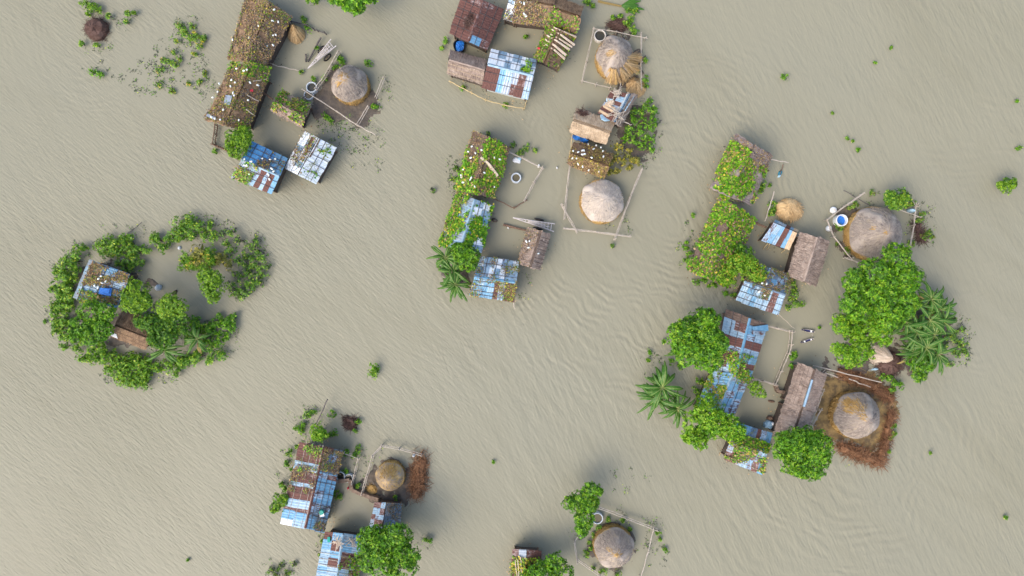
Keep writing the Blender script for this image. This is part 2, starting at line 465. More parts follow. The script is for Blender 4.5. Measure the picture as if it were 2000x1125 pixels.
        L.new(ds.outputs['Value'], mp.inputs[0])
        st = math_('MULTIPLY', st, mp.outputs[0])
    L.new(st, bp.inputs['Strength']); L.new(h, bp.inputs['Height'])
    L.new(bp.outputs[0], b.inputs['Normal'])
    return m
M['water'] = water_material()
wv = [(-400, -400, 0), (400, -400, 0), (400, 400, 0), (-400, 400, 0)]
tag(mk('water', wv, [(0, 1, 2, 3)], M['water']), 'muddy grey brown flood water covering the whole plain', kind='structure')

def mud_bank(label, poly, zt=.07, mat='mud', seed=0, n=64):
    """a low island of mud or trampled straw just proud of the flood; poly = list of (px, py, rpx)"""
    rg = np.random.default_rng(seed)
    xs = [q[0] for q in poly]; ys = [q[1] for q in poly]; rs = [q[2] for q in poly]
    x0, x1 = min(a - r for a, r in zip(xs, rs)) - 8, max(a + r for a, r in zip(xs, rs)) + 8
    y0, y1 = min(a - r for a, r in zip(ys, rs)) - 8, max(a + r for a, r in zip(ys, rs)) + 8
    K = rg.normal(0, .16, (10, 2)); ph = rg.uniform(0, 6.28, 10)
    V, F = [], []
    for j in range(n + 1):
        for i in range(n + 1):
            px, py = x0 + (x1 - x0) * i / n, y0 + (y1 - y0) * j / n
            f = max(1 - math.hypot(px - a, py - c) / r for a, c, r in poly)
            nz = sum(math.sin(px * k[0] + py * k[1] + p) for k, p in zip(K, ph)) / 10
            z = zt * max(-1.0, min(1.0, f * 2.2)) + nz * .17 + rg.normal(0, .012) - .012
            V.append(P(px, py) + (0, 0, max(-.3, min(z, zt + .05)) if f > -.12 else -.3))
    for j in range(n):
        for i in range(n):
            a = j * (n + 1) + i
            F.append((a, a + n + 1, a + n + 2, a + 1))
    o = mk('mud_bank', V, F, M[mat], smooth=True)
    return tag(o, label, kind='structure')

# ------------------------------------------------------------------ huts
class Hut:
    def __init__(s, name, label, A, B, C, D, r=.5, ze=1.9, zr=3.1, cat='hut', walls='mat_wall', group='huts standing in the flood'):
        s.c = [P(*q, ze) for q in (A, B, C, D)]
        s.R0, s.R1 = P(*lerp(A, D, r), zr), P(*lerp(B, C, r), zr)
        base = sum(s.c) / 4; base[2] = 0
        s.root = thing(name, label, cat, base, group)
        s.S = [(s.c[0], s.c[1], s.R1, s.R0), (s.c[3], s.c[2], s.R1, s.R0)]
        s.N = []
        for q in s.S:
            n = np.cross(q[1] - q[0], q[3] - q[0]); n /= np.linalg.norm(n)
            s.N.append(n if n[2] > 0 else -n)
        if walls: s.walls(walls)

    def pt(s, i, u, v, off=0.0):
        a, b, c, d = s.S[i]
        return (a * (1 - u) + b * u) * (1 - v) + (d * (1 - u) + c * u) * v + s.N[i] * off

    def size(s, i):
        a, b, c, d = s.S[i]
        return np.linalg.norm(b - a), np.linalg.norm((d + c) / 2 - (a + b) / 2)

    def hit(s, px, py, off=0.0):
        """point of the roof under a photo pixel"""
        o = np.array((0, 0, CAM_H)); d = P(px, py) - o
        best = None
        for i in (0, 1):
            t = np.dot(s.S[i][0] - o, s.N[i]) / np.dot(d, s.N[i])
            p = o + d * t
            if best is None or p[2] < best[0][2]: best = (p, i)
        return best[0] + s.N[best[1]] * off, s.N[best[1]]

    def walls(s, mat):
        m = M[mat]
        mid = sum(s.c) / 4
        q = [mid + (c - mid) * .86 for c in s.c]
        r0 = s.R0 + (s.R1 - s.R0) * .07; r1 = s.R1 + (s.R0 - s.R1) * .07
        zb = -.4
        for a, b, top in ((q[0], q[1], None), (q[1], q[2], r1), (q[2], q[3], None), (q[3], q[0], r0)):
            ze = a[2] - .04
            poly = [(a[0], a[1], zb), (b[0], b[1], zb), (b[0], b[1], ze)]
            if top is not None: poly.append((top[0], top[1], top[2] - .14))
            poly.append((a[0], a[1], ze))
            poly = np.array(poly)
            inw = unit((mid - (a + b) / 2) * (1, 1, 0)) * .07
            n = len(poly)
            V = np.concatenate([poly, poly + inw])
            F = [tuple(range(n)), tuple(range(n, 2 * n))[::-1]] + [(i, i + n, (i + 1) % n + n, (i + 1) % n) for i in range(n)]
            mk('wall', V, F, m, s.root)
        for c in q:
            o = unit((c - mid) * (1, 1, 0)) * .05
            v, f = tube([(c[0] + o[0], c[1] + o[1], -.4), (c[0] + o[0], c[1] + o[1], c[2] - .05)], .06)
            mk('post', v, f, M['wood'], s.root)

    def thatch(s, i, mat, thick=.16, nstr=900, rag=.06, w=.045, length=.55):
        L_, W_ = s.size(i)
        nu, nv = max(8, int(L_ * 3)), max(5, int(W_ * 3))
        rg = np.random.default_rng(int(abs(s.c[0][0] * 97 + i * 13)) + 5)
        V, F = [], []
        for lay in (0, 1):
            for b in range(nv + 1):
                for a in range(nu + 1):
                    u, v = a / nu, b / nv
                    uu = -.03 + 1.06 * u + (rg.normal(0, rag / L_) if a in (0, nu) else 0)
                    vv = -.02 + 1.02 * v + (rg.normal(0, rag / W_) if b == 0 else 0)
                    off = (.06 + thick * (1 - lay) + (rg.normal(0, .018) if lay == 0 else -.02)) - .05
                    if b == 0 and lay == 0: off -= thick * .45
                    V.append(s.pt(i, uu, vv, off))
        k = (nu + 1) * (nv + 1)
        for b in range(nv):
            for a in range(nu):
                p = b * (nu + 1) + a
                F.append((p, p + 1, p + nu + 2, p + nu + 1)); F.append((p + k, p + nu + 1 + k, p + nu + 2 + k, p + 1 + k))
        for a in range(nu):
            F.append((a, a + k, a + 1 + k, a + 1))
        for b in range(nv):
            p = b * (nu + 1); F.append((p, p + nu + 1, p + nu + 1 + k, p + k))
            p += nu; F.append((p, p + k, p + nu + 1 + k, p + nu + 1))
        t = mk('thatch', V, F, M[mat], s.root)
        if nstr:
            u = rg.uniform(-.02, 1.02, nstr); v = rg.uniform(-.05, .97, nstr)
            A_, B_ = [], []
            for q in range(nstr):
                l = length * rg.uniform(.5, 1.2) / W_
                h0, h1 = thick + rg.uniform(.005, .05), thick + rg.uniform(-.01, .03)
                du = rg.normal(0, .05) / L_
                A_.append(s.pt(i, u[q], min(v[q] + l, 1.0), h1)); B_.append(s.pt(i, u[q] + du, v[q], h0))
            Vs, Fs = strips(np.array(A_), np.array(B_), rg.uniform(.6, 1.5, nstr) * w)
            tag(mk('thatch_straw', Vs, Fs, M[mat], t), kind='stuff')
        return t

    def ridge(s, mat, r=.12, over=.02):
        d = s.R1 - s.R0
        n = 9
        pts = [s.R0 + d * (-over + (1 + 2 * over) * k / (n - 1)) + np.array((0, 0, .12 + RNG.normal(0, .015))) for k in range(n)]
        v, f = tube(pts, r, 6)
        return mk('ridge_cap', v, f, M[mat], s.root)

    def tin(s, i, rows, lift=.05, under=True):
        """rows: strings from eave to ridge, a letter per sheet from the A end to the B end"""
        L_, W_ = s.size(i)
        nv = len(rows)
        if under:
            V = [s.pt(i, u, v, o) for o in (.0, -.05) for u, v in ((.01, .01), (.99, .01), (.99, .995), (.01, .995))]
            mk('roof_frame', V, [(0, 1, 2, 3), (7, 6, 5, 4), (0, 4, 5, 1), (1, 5, 6, 2), (2, 6, 7, 3), (3, 7, 4, 0)], M['wood'], s.root)
        for b, row in enumerate(rows):
            nu = len(row)
            for a, ch in enumerate(row):
                if ch == '.': continue
                ov = .012
                u0, u1 = a / nu - ov + RNG.normal(0, .004), (a + 1) / nu + ov + RNG.normal(0, .004)
                v0, v1 = b / nv - .04 + RNG.normal(0, .010), (b + 1) / nv + .01
                v1 = min(v1, 1.0)
                wv = max(3, int((u1 - u0) * L_ / .22)); nx = wv * 2; ny = 2
                base = lift + .014 * (nv - b) * 0 + .022 * (a % 2) + RNG.uniform(0, .012)
                sk = RNG.normal(0, .004)
                V, F = [], []
                for y in range(ny + 1):
                    for x in range(nx + 1):
                        u = u0 + (u1 - u0) * x / nx; v = v0 + (v1 - v0) * y / ny
                        tilt = (1 - y / ny) * .03 if b < nv else 0
                        V.append(s.pt(i, u + sk * (y / ny - .5), v, base + tilt + (.018 if x % 2 else -.004)))
                for y in range(ny):
                    for x in range(nx):
                        p = y * (nx + 1) + x; F.append((p, p + 1, p + nx + 2, p + nx + 1))
                mat = M['thatch_dark'] if ch == 'T' else (M['plank'] if ch == 'P' else M[TIN[ch]])
                so = mk('roof_sheet', V, F, mat, s.root)
                uvl = so.data.uv_layers.new(name='sheet')
                uv = np.array([(x / nx, y / ny) for y in range(ny + 1) for x in range(nx + 1)])
                li = np.empty(len(so.data.loops), dtype=np.int32); so.data.loops.foreach_get('vertex_index', li)
                uvl.data.foreach_set('uv', uv[li].astype(np.float32).ravel())

    def ridge_sheet(s, mat='tin_light', w=.16):
        V = []
        for k in range(5):
            p = s.R0 + (s.R1 - s.R0) * (k / 4) + np.array((0, 0, .12 + RNG.normal(0, .01)))
            for i in (0, 1):
                a, b, c, d = s.S[i]
                dn = unit((a + b) / 2 - (c + d) / 2)
                V.append(p + dn * w)
            V.insert(len(V) - 1, p + np.array((0, 0, .03)))
        F = []
        for k in range(4):
            q = k * 3
            F += [(q, q + 1, q + 4, q + 3), (q + 1, q + 2, q + 5, q + 4)]
        mk('ridge_cap', V, F, M[mat], s.root)

    def battens(s, i, vs, mat='bamboo_dark', r=.03, off=.13, over=.03, u=(0, 1)):
        for v in vs:
            V, F = pole(s.pt(i, u[0] - over, v + RNG.normal(0, .01), off), s.pt(i, u[1] + over, v + RNG.normal(0, .01), off), r, wob=.015)
            mk('batten', V, F, M[mat], s.root)

    def rafters(s, i, us, mat='bamboo_dark', r=.03, off=.16, v=(0, 1), over=.03):
        for u in us:
            V, F = pole(s.pt(i, u, v[0] - over, off), s.pt(i, u + RNG.normal(0, .01), v[1], off), r, wob=.015)
            mk('batten', V, F, M[mat], s.root)

def creeper(hut, label, n, pal, cover=.0, slopes=(0, 1), off=.16, size=.17, seed=0, ur=(-.03, 1.03), vr=(-.03, 1.0), scale=.8, stems=40):
    """vines lying over a roof: small leaves and trailing stems; cover > 0 leaves bare patches"""
    rg = np.random.default_rng(seed + 100)
    gr = pal[0][0] != 'leaf_dry'; n = int(n * (1.25 if gr else 1.7)); size *= (1.0 if gr else .74); vr = (vr[0], 1.04 if vr[1] >= 1 else vr[1])
    root = thing('creeper_vine', label, 'vine', hut.root.location, 'vines growing over hut roofs')
    K = rg.normal(0, 1.6 / scale, (12, 3)); ph = rg.uniform(0, 6.28, 12)
    K2 = rg.normal(0, 1.2 / scale, (8, 3)); ph2 = rg.uniform(0, 6.28, 8)
    mats = [M[p[0]] for p in pal]; wts = np.array([p[1] for p in pal], float); wts /= wts.sum()
    cum = np.cumsum(wts)
    pos, nrm = [], []
    for i in slopes:
        m = int(n / len(slopes))
        u = rg.uniform(*ur, m); v = rg.uniform(*vr, m)
        a, b, c, d = hut.S[i]
        p = ((a[None] * (1 - u[:, None]) + b[None] * u[:, None]) * (1 - v[:, None]) + (d[None] * (1 - u[:, None]) + c[None] * u[:, None]) * v[:, None])
        p = p + hut.N[i][None] * (off + rg.exponential(.05, m))[:, None]
        pos.append(p); nrm.append(np.repeat(hut.N[i][None], m, 0))
    pos = np.concatenate(pos); nrm = np.concatenate(nrm)
    f = .95 * np.sin(pos @ K.T + ph).sum(1) / 3.5 + .4 * np.sin(pos @ (K.T * 3.7) + ph).sum(1) / 3.5 + rg.normal(0, .25, len(pos))
    keep = f > cover
    pos, nrm, f = pos[keep], nrm[keep], f[keep]
    g = np.sin(pos @ K2.T + ph2).sum(1) / 2.8
    m = len(pos)
    d = rg.normal(0, 1, (m, 3)); d = d - (d * nrm).sum(1)[:, None] * nrm; d = unit(d) + nrm * rg.uniform(-.1, .5, m)[:, None]
    L_ = size * rg.uniform(.5, 1.6, m)
    V, F = kite(pos, d, nrm, L_, L_ * rg.uniform(.6, .9, m), .1)
    pick = np.clip(rg.uniform(0, 1, m) + g * .10, 0, .9999)
    mi = np.searchsorted(cum, pick)
    mi = np.clip(mi, 0, len(mats) - 1)
    tag(mk('foliage', V, F, mats, root, mi=mi), kind='stuff')
    parts = []
    for k in range(stems):
        i = slopes[k % len(slopes)]
        u, v = rg.uniform(ur[0], ur[1]), rg.uniform(max(vr[0], 0), vr[1]); th = rg.uniform(0, 6.28)
        pts = []
        for q in range(5):
            pts.append(hut.pt(i, u, v, off + .06)); th += rg.normal(0, .5)
            lu, lv = hut.size(i)
            u = min(max(u + .35 * math.cos(th) / lu, ur[0]), ur[1]); v = min(max(v + .35 * math.sin(th) / lv, 0), 1)
        if sum(np.linalg.norm(pts[q + 1] - pts[q]) for q in range(4)) > .6:
            parts.append(tube(pts, .014, 3, False))
    if parts:
        v, fc = join(*parts)
        tag(mk('stem', v, fc, M['stem_green'] if pal[0][0] != 'leaf_dry' else M['dead_stem'], root), kind='stuff')
    return root

def gourd(p, nrm, label, group, l=.28, w=.18, mat='gourd'):
    th = RNG.uniform(0, 6.28)
    t1 = unit(np.cross(nrm, (math.cos(th), math.sin(th), .1))); t2 = np.cross(nrm, t1)
    l *= RNG.uniform(.75, 1.2); w *= RNG.uniform(.85, 1.15)
    V, F = [], []
    n, s = 6, 8
    for i in range(n + 1):
        a = math.pi * i / n
        x, r = -math.cos(a) * l / 2, max(.012, math.sin(a) * w / 2 * (1.0 + .12 * math.cos(a)))
        for k in range(s):
            b = 2 * math.pi * k / s
            V.append(p + t1 * x + t2 * r * math.cos(b) + nrm * (r * math.sin(b)))
    for i in range(n):
        for k in range(s):
            F.append((i * s + k, i * s + (k + 1) % s, (i + 1) * s + (k + 1) % s, (i + 1) * s + k))
    F.append(tuple(range(s))[::-1]); F.append(tuple(n * s + k for k in range(s)))
    root = thing('ash_gourd', label, 'gourd', p, group)
    mk('fruit', V, F, M[mat], root, smooth=True)
    e = p + t1 * (l / 2)
    v, f = tube([e - t1 * .01, e + t1 * .05 + nrm * .02], .018, 4)
    mk('stalk', v, f, M['stem_green'], root)

def gourds(hut, label, pts, off=.30, **kw):
    xs = [q[0] for q in pts]; ys = [q[1] for q in pts]
    for q, lb in ordered(pts, label, max(ys) - min(ys) > max(xs) - min(xs)):
        p, n = hut.hit(q[0], q[1], off)
        gourd(p, n, lb, label, **kw)

# ------------------------------------------------------------------ plants
def foliage(lobes, dens, L_, k=5, up=.5, rg=RNG, rz=.75, inner=.62, wl=.42, amp=.2, low=-.3):
    B, D, Nn, LL, TT = [], [], [], [], []
    for (c, r) in lobes:
        c = np.asarray(c, float)
        n = max(6, int(dens * math.pi * r * r))
        d = rg.normal(0, 1, (n * 2, 3)); d = unit(d); d = d[d[:, 2] > low][:n]; n = len(d)
        K = rg.normal(0, 3.2, (7, 3)); ph = rg.uniform(0, 6.28, 7)
        rad = 1 + amp * np.sin(d @ K.T + ph).sum(1) / 1.9
        rad = rad * (inner + (1 - inner) * rg.uniform(0, 1, n) ** .45)
        p = c + d * np.array((r, r, r * rz)) * rad[:, None]
        ax = unit(d + np.array((0, 0, up)) + rg.normal(0, .25, (n, 3)))
        t = unit(np.cross(ax, rg.normal(0, 1, (n, 3)))); t2 = np.cross(ax, t)
        a0 = rg.uniform(0, 6.28, n); tone = rg.uniform(0, 1, n)
        for j in range(k):
            a = a0 + 6.283 * j / k + rg.normal(0, .25, n)
            dd = t * np.cos(a)[:, None] + t2 * np.sin(a)[:, None] + ax * rg.uniform(.1, .7, n)[:, None]
            B.append(p); D.append(dd); Nn.append(ax); LL.append(L_ * rg.uniform(.65, 1.3, n)); TT.append(tone)
    B, D, Nn, LL = np.concatenate(B), np.concatenate(D), np.concatenate(Nn), np.concatenate(LL)
    V, F = kite(B, D, Nn, LL, LL * wl * rg.uniform(.8, 1.2, len(LL)), .18)
    return V, F, np.concatenate(TT)

def tree(label, lobes, ztop=5.0, leaf='leaf_green', dens=34, L_=.30, trunk=None, name='leafy_tree', seed=0, amp=.2, k=6, group='trees standing in the flood', flat=.75, second=None, wl=.42):
    """lobes: (px, py, rpx[, dz]) billows of the crown seen from above"""
    rg = np.random.default_rng(seed + 300)
    W = []
    zmax = max(l[2] for l in lobes)
    for l in lobes:
        r = l[2] / PXM
        zc = ztop - r * flat + (l[3] if len(l) > 3 else 0)
        zc = max(zc, r * flat * .5 + .25)
        c = P(l[0], l[1], zc); r = r * (1 - zc / CAM_H)
        W.append((c, r * .86))
        for _ in range(int(5 + r * 2.2)):                       # smaller billows on its surface
            a, e = rg.uniform(0, 6.28), rg.uniform(-.1, 1.2)
            rr = r * rg.uniform(.26, .42)
            W.append((c + np.array((math.cos(a) * math.cos(e), math.sin(a) * math.cos(e), math.sin(e) * flat)) * (r - rr * .75), rr))
    bx = trunk or (sum(l[0] * l[2] for l in lobes) / sum(l[2] for l in lobes), sum(l[1] * l[2] for l in lobes) / sum(l[2] for l in lobes))
    base = P(bx[0], bx[1], 0)
    zc = W[0][0][2]
    base = P(bx[0], bx[1], zc * .6); base[2] = 0
    root = thing(name, label, 'tree', base, group)
    V, F, tone = foliage(W, dens * 1.5, L_ * .76, k, rg=rg, rz=flat, amp=amp, wl=wl)
    sec = second or ('leaf_deep', .34)
    mats = [M[leaf], M[sec[0]], M['leaf_new']]                      # sprays of older and of fresh leaves
    mi = np.where(tone < sec[1], 1, np.where(tone > .86, 2, 0))
    tag(mk('crown', V, F, mats, root, mi=mi), kind='stuff')
    parts = []
    r0 = .10 + zmax / PXM * .045
    fork = base + np.array((0, 0, max(.5, ztop * .35)))
    tv, tf = tube([base + (0, 0, -.5), base + (.05, .03, ztop * .18), fork], [r0 * 1.25, r0, r0 * .85], 8)
    parts.append((tv, tf))
    for (c, r) in W[:1] + [w for w in W[1:] if w[1] > .35][:26]:
        mid = (fork + c) / 2 + rg.normal(0, .12, 3)
        parts.append(tube([fork - (0, 0, .1), mid, c], [r0 * .55, r0 * .3, r0 * .1], 5))
    v, f = join(*parts)
    mk('trunk', v, f, M['bark'], root)
    return root

def shrub(label, px, py, rpx, h=.9, leaf='leaf_shrub', dens=30, L_=.22, seed=0, group='shrubs standing in the flood', name='leafy_shrub', twigs=10, k=5, open_=.0, second=None, z0=0.0, cat='shrub', wl=.45, spread=.62):
    rg = np.random.default_rng(seed + int(px * 7 + py * 13))
    r = rpx / PXM
    c0 = P(px, py, z0 + h * .55)
    W = []
    n = 3 + int(r * 5)
    for i in range(n):
        a, q = rg.uniform(0, 6.28), math.sqrt(rg.uniform(0, 1)) * r * spread
        rr = r * rg.uniform(.3, .5) * (1 - open_ * .4)
        W.append((c0 + np.array((math.cos(a) * q, math.sin(a) * q, rg.uniform(-.1, .45) * h)), rr))
    base = c0.copy(); base[2] = z0
    V, F, tone = foliage(W, dens * (1 - open_ * .5), L_, k, rg=rg, rz=.6, amp=.3, wl=wl)
    parts = []
    for (c, rr) in W[:twigs]:
        parts.append(tube([base + np.append(rg.normal(0, r * .15, 2), -.15 if z0 == 0 else 0), (base + c) / 2 + rg.normal(0, .05, 3), c + rg.normal(0, .05, 3) + (0, 0, rr * .3)], [.03, .022, .012], 4))
    root = thing(name, label, cat, base, group)
    mats = [M[leaf]] + ([M[second[0]]] if second else [])
    mi = (tone < second[1]).astype(int) if second else None
    tag(mk('foliage', V, F, mats, root, mi=mi), kind='stuff')
    v, f = join(*parts)
    mk('stem', v, f, M['twig'], root)
    return root

def banana(label, px, py, ztop=2.6, ln=2.0, n=9, seed=0, tilt=(0, 0), dry=1, az0=None, span=6.283):
    rg = np.random.default_rng(seed + 900)
    zs = ztop * .72
    base = P(px, py, zs); base[2] = 0
    top = base + np.array((tilt[0], tilt[1], zs))
    root = thing('banana_plant', label, 'banana plant', base, 'banana plants in the flood')
    v, f = tube([base + (0, 0, -.4), (base + top) / 2, top], [.16, .13, .08], 8)
    mk('stem', v, f, M['stem_green'], root)
    a0 = rg.uniform(0, 6.28) if az0 is None else az0
    n += 11; ln *= 1.22
    for i in range(n):
        az = a0 + span * i / n * 1.6 + rg.normal(0, .3)
        l = ln * rg.uniform(.6, 1.25); w = .33 * rg.uniform(.7, 1.25) * (ln / 2) ** .5; bend = rg.normal(0, .35)
        e0, e1 = rg.uniform(.4, 1.25), rg.uniform(-1.5, -.5)
        isdry = i >= n - dry
        if isdry: e0, e1 = .1, -1.4
        S = 11
        p = top + np.array((0, 0, rg.uniform(-.25, .1)))
        V, rib = [], []
        side = np.array((-math.sin(az), math.cos(az), 0))
        for q in range(S + 1):
            t = q / S
            e = e0 + (e1 - e0) * t ** 1.1
            az_ = az + bend * t
            side = np.array((-math.sin(az_), math.cos(az_), 0))
            d = np.array((math.cos(az_) * math.cos(e), math.sin(az_) * math.cos(e), math.sin(e)))
            if q: p = p + d * l / S
            up = np.cross(d, side); up = up if up[2] > 0 else -up
            ww = w * (0.06 if t < .1 else max(.03, math.sin(math.pi * min(1, (t - .06) / .94) ** .75) ** .6))
            ww *= rg.uniform(.72, 1.1)
            V += [p + side * ww * .5 - up * ww * (.16 + rg.uniform(-.05, .05)), p, p - side * ww * .5 - up * ww * (.16 + rg.uniform(-.05, .05))]
            rib.append(p + up * .012)
        F = []
        for q in range(S):
            b = q * 3
            F += [(b, b + 1, b + 4, b + 3), (b + 1, b + 2, b + 5, b + 4)]
        lf = mk('leaf', V, F, M['banana_dry' if isdry else 'banana_leaf'], root, smooth=False)
        v, f = tube(rib, [.028 * (1 - .7 * q / S) for q in range(S + 1)], 4, False)
        mk('midrib', v, f, M['banana_rib'], lf)
    return root

# ------------------------------------------------------------------ haystacks, bundles, brush
def haystack(label, px, py, rpx, h=3.5, ze=1.15, cap='straw_cap', seed=0, worn=None, ell=(1, 1), rot=0.0, base_mat='straw_gold', base_r=.97):
    rg = np.random.default_rng(seed + 50)
    c = P(px, py, ze); c[2] = 0
    r = rpx / PXM * (1 - ze / CAM_H)
    root = thing('haystack', label, 'haystack', c, 'haystacks of the homesteads')
    base_r = min(base_r, 1.0) * .985
    prof = [(r * base_r * .97, -.3), (r * base_r, .25), (r * base_r, .7), (r * base_r * .99, ze + .12), (r * .55, ze + .3)]
    v, f = lathe(c, prof, 40, .012, seed, sx=ell[0], sy=ell[1], rot=rot)
    mk('straw_base', v, f, M[base_mat], root, smooth=False)
    N = 14
    prof = [(r * .985, ze - .06), (r * 1.0, ze + .05)]
    for i in range(1, N + 1):
        t = i / N
        rr = r * (1 - t) ** .80
        zz = ze + .05 + (h - ze) * (1 - (1 - t) ** 1.28)
        prof.append((max(rr, .02), zz))
    v, f = lathe(c, prof, 64, .020, seed + 1, sx=ell[0], sy=ell[1], rot=rot)
    Kb = rg.normal(0, 2.6, (9, 3)); pb = rg.uniform(0, 6.28, 9)
    v = v + np.sin(v @ Kb.T + pb).sum(1)[:, None] / 9 * np.array((.10, .10, .22)) * np.clip((v[:, 2:3] - ze) * 2, .15, 1)
    v[:, 2] += rg.normal(0, .015, len(v))
    capo = mk('straw_cap', v, f, M[cap], root, smooth=True)
    # loose straw combed down the slope
    n = int(620 * r * r)
    a = rg.uniform(0, 6.283, n); t0 = 1 - np.sqrt(rg.uniform(0, 1, n)); t0 = np.clip(t0, 0.0, .95); l = rg.uniform(.25, .6, n)
    def surf(t, a, dz):
        rr = r * (1 - t) ** .80; zz = ze + .05 + (h - ze) * (1 - (1 - t) ** 1.28)
        x, y = rr * np.cos(a) * ell[0], rr * np.sin(a) * ell[1]
        X = x * math.cos(rot) - y * math.sin(rot); Y = x * math.sin(rot) + y * math.cos(rot)
        return np.stack([c[0] + X, c[1] + Y, zz + dz], 1)
    A_ = surf(np.clip(t0 + l / r * .7, 0, .99), a, .05); B_ = surf(np.clip(t0 - .02, 0, 1), a + rg.normal(0, .12, n), .05 + rg.uniform(0, .09, n))
    V, F = strips(A_, B_, rg.uniform(.02, .05, n))
    tag(mk('loose_straw', V, F, M[cap], root), kind='stuff')
    # golden stalks of the undercut rim
    n = int(380 * r)
    a = rg.uniform(0, 6.283, n); z = rg.uniform(.05, ze, n)
    rr = r * base_r * (1 + rg.uniform(.0, .03, n))
    cx = lambda a, rr: np.stack([c[0] + (rr * np.cos(a) * ell[0] * math.cos(rot) - rr * np.sin(a) * ell[1] * math.sin(rot)), c[1] + (rr * np.cos(a) * ell[0] * math.sin(rot) + rr * np.sin(a) * ell[1] * math.cos(rot))], 1)
    A_ = np.concatenate([cx(a, rr), z[:, None]], 1)
    B_ = np.concatenate([cx(a + rg.normal(0, .08, n), rr * (1 + rg.uniform(.0, .05, n))), (z - rg.uniform(.1, .4, n))[:, None]], 1)
    V, F = strips(A_, B_, np.full(n, .04))
    tag(mk('base_straw', V, F, M[base_mat], root), kind='stuff')
    if worn:
        patch = []
        for (wx, wy, wr) in worn:                                   # patches where fresh straw shows through
            o = np.array((0, 0, CAM_H))
            m = int(wr * wr * 2.6)
            A_, B_ = [], []
            for _ in range(m):
                aa, q = rg.uniform(0, 6.28), wr * math.sqrt(rg.uniform(0, 1)) * rg.uniform(.5, 1.1)
                d = P(wx + math.cos(aa) * q, wy + math.sin(aa) * q) - o
                best = None
                for s_ in np.linspace(.93, .99, 40):                 # march to the cap
                    pt = o + d * s_
                    x, y = pt[0] - c[0], pt[1] - c[1]
                    X = (x * math.cos(-rot) - y * math.sin(-rot)) / ell[0]; Y = (x * math.sin(-rot) + y * math.cos(-rot)) / ell[1]
                    rr = math.hypot(X, Y) / r
                    if rr < 1 and pt[2] <= ze + .05 + (h - ze) * (1 - rr ** (1.28 / .80)) + .04:
                        best = (pt, x, y); break
                if best is None: continue
                pt, x, y = best
                dn = np.array((x, y, 0)) / (math.hypot(x, y) + 1e-6)
                e = pt + dn * rg.uniform(.12, .35) + rg.normal(0, .04, 3) * (1, 1, 0)
                rr = min(math.hypot(e[0] - c[0], e[1] - c[1]) / r, 1)
                e[2] = max(pt[2] - .28, ze + .05 + (h - ze) * (1 - rr ** 1.6) + .05)
                A_.append(pt + (0, 0, .05)); B_.append(e)
            if A_: patch.append(strips(np.array(A_), np.array(B_), rg.uniform(.05, .12, len(A_))))
        V = np.concatenate([p[0] for p in patch]); F = np.arange(len(V)).reshape(-1, 4)
        tag(mk('worn_patch', V, F, M['straw_gold'], root), kind='stuff')
    return root

def straw_cone(label, tip, foot, rfoot, mat='straw_tan', name='straw_bundle', ztip=1.9, group=None, seed=0):
    """sheaves leaning together: a fluted cone whose tip is seen at pixel tip"""
    rg = np.random.default_rng(seed)
    c = P(foot[0], foot[1], 0); t = P(tip[0], tip[1], ztip)
    r = rfoot / PXM
    root = thing(name, label, 'straw bundle', c, group)
    prof = [(r, -.1), (r * 1.0, .12), (r * .78, ztip * .35), (r * .45, ztip * .68), (r * .16, ztip * .93), (r * .1, ztip)]
    v, f = lathe(c, prof, 44, .02, seed, 11, .05, tilt=tuple(t[:2] - c[:2]))
    mk('sheaf', v, f, M[mat], root)
    n = 420
    a = rg.uniform(0, 6.283, n); q = rg.uniform(.85, 1.1, n)
    A_ = t + np.stack([np.cos(a) * r * .1, np.sin(a) * r * .1, rg.uniform(-.1, .12, n)], 1)
    B_ = c + np.stack([np.cos(a) * r * q, np.sin(a) * r * q, rg.uniform(.0, .2, n)], 1)
    mid = A_ + (B_ - A_) * rg.uniform(0, .6, n)[:, None]
    V, F = strips(mid + (0, 0, .06), B_ + (0, 0, .04), rg.uniform(.03, .07, n))
    tag(mk('stalks', V, F, M[mat], root), kind='stuff')
    return root

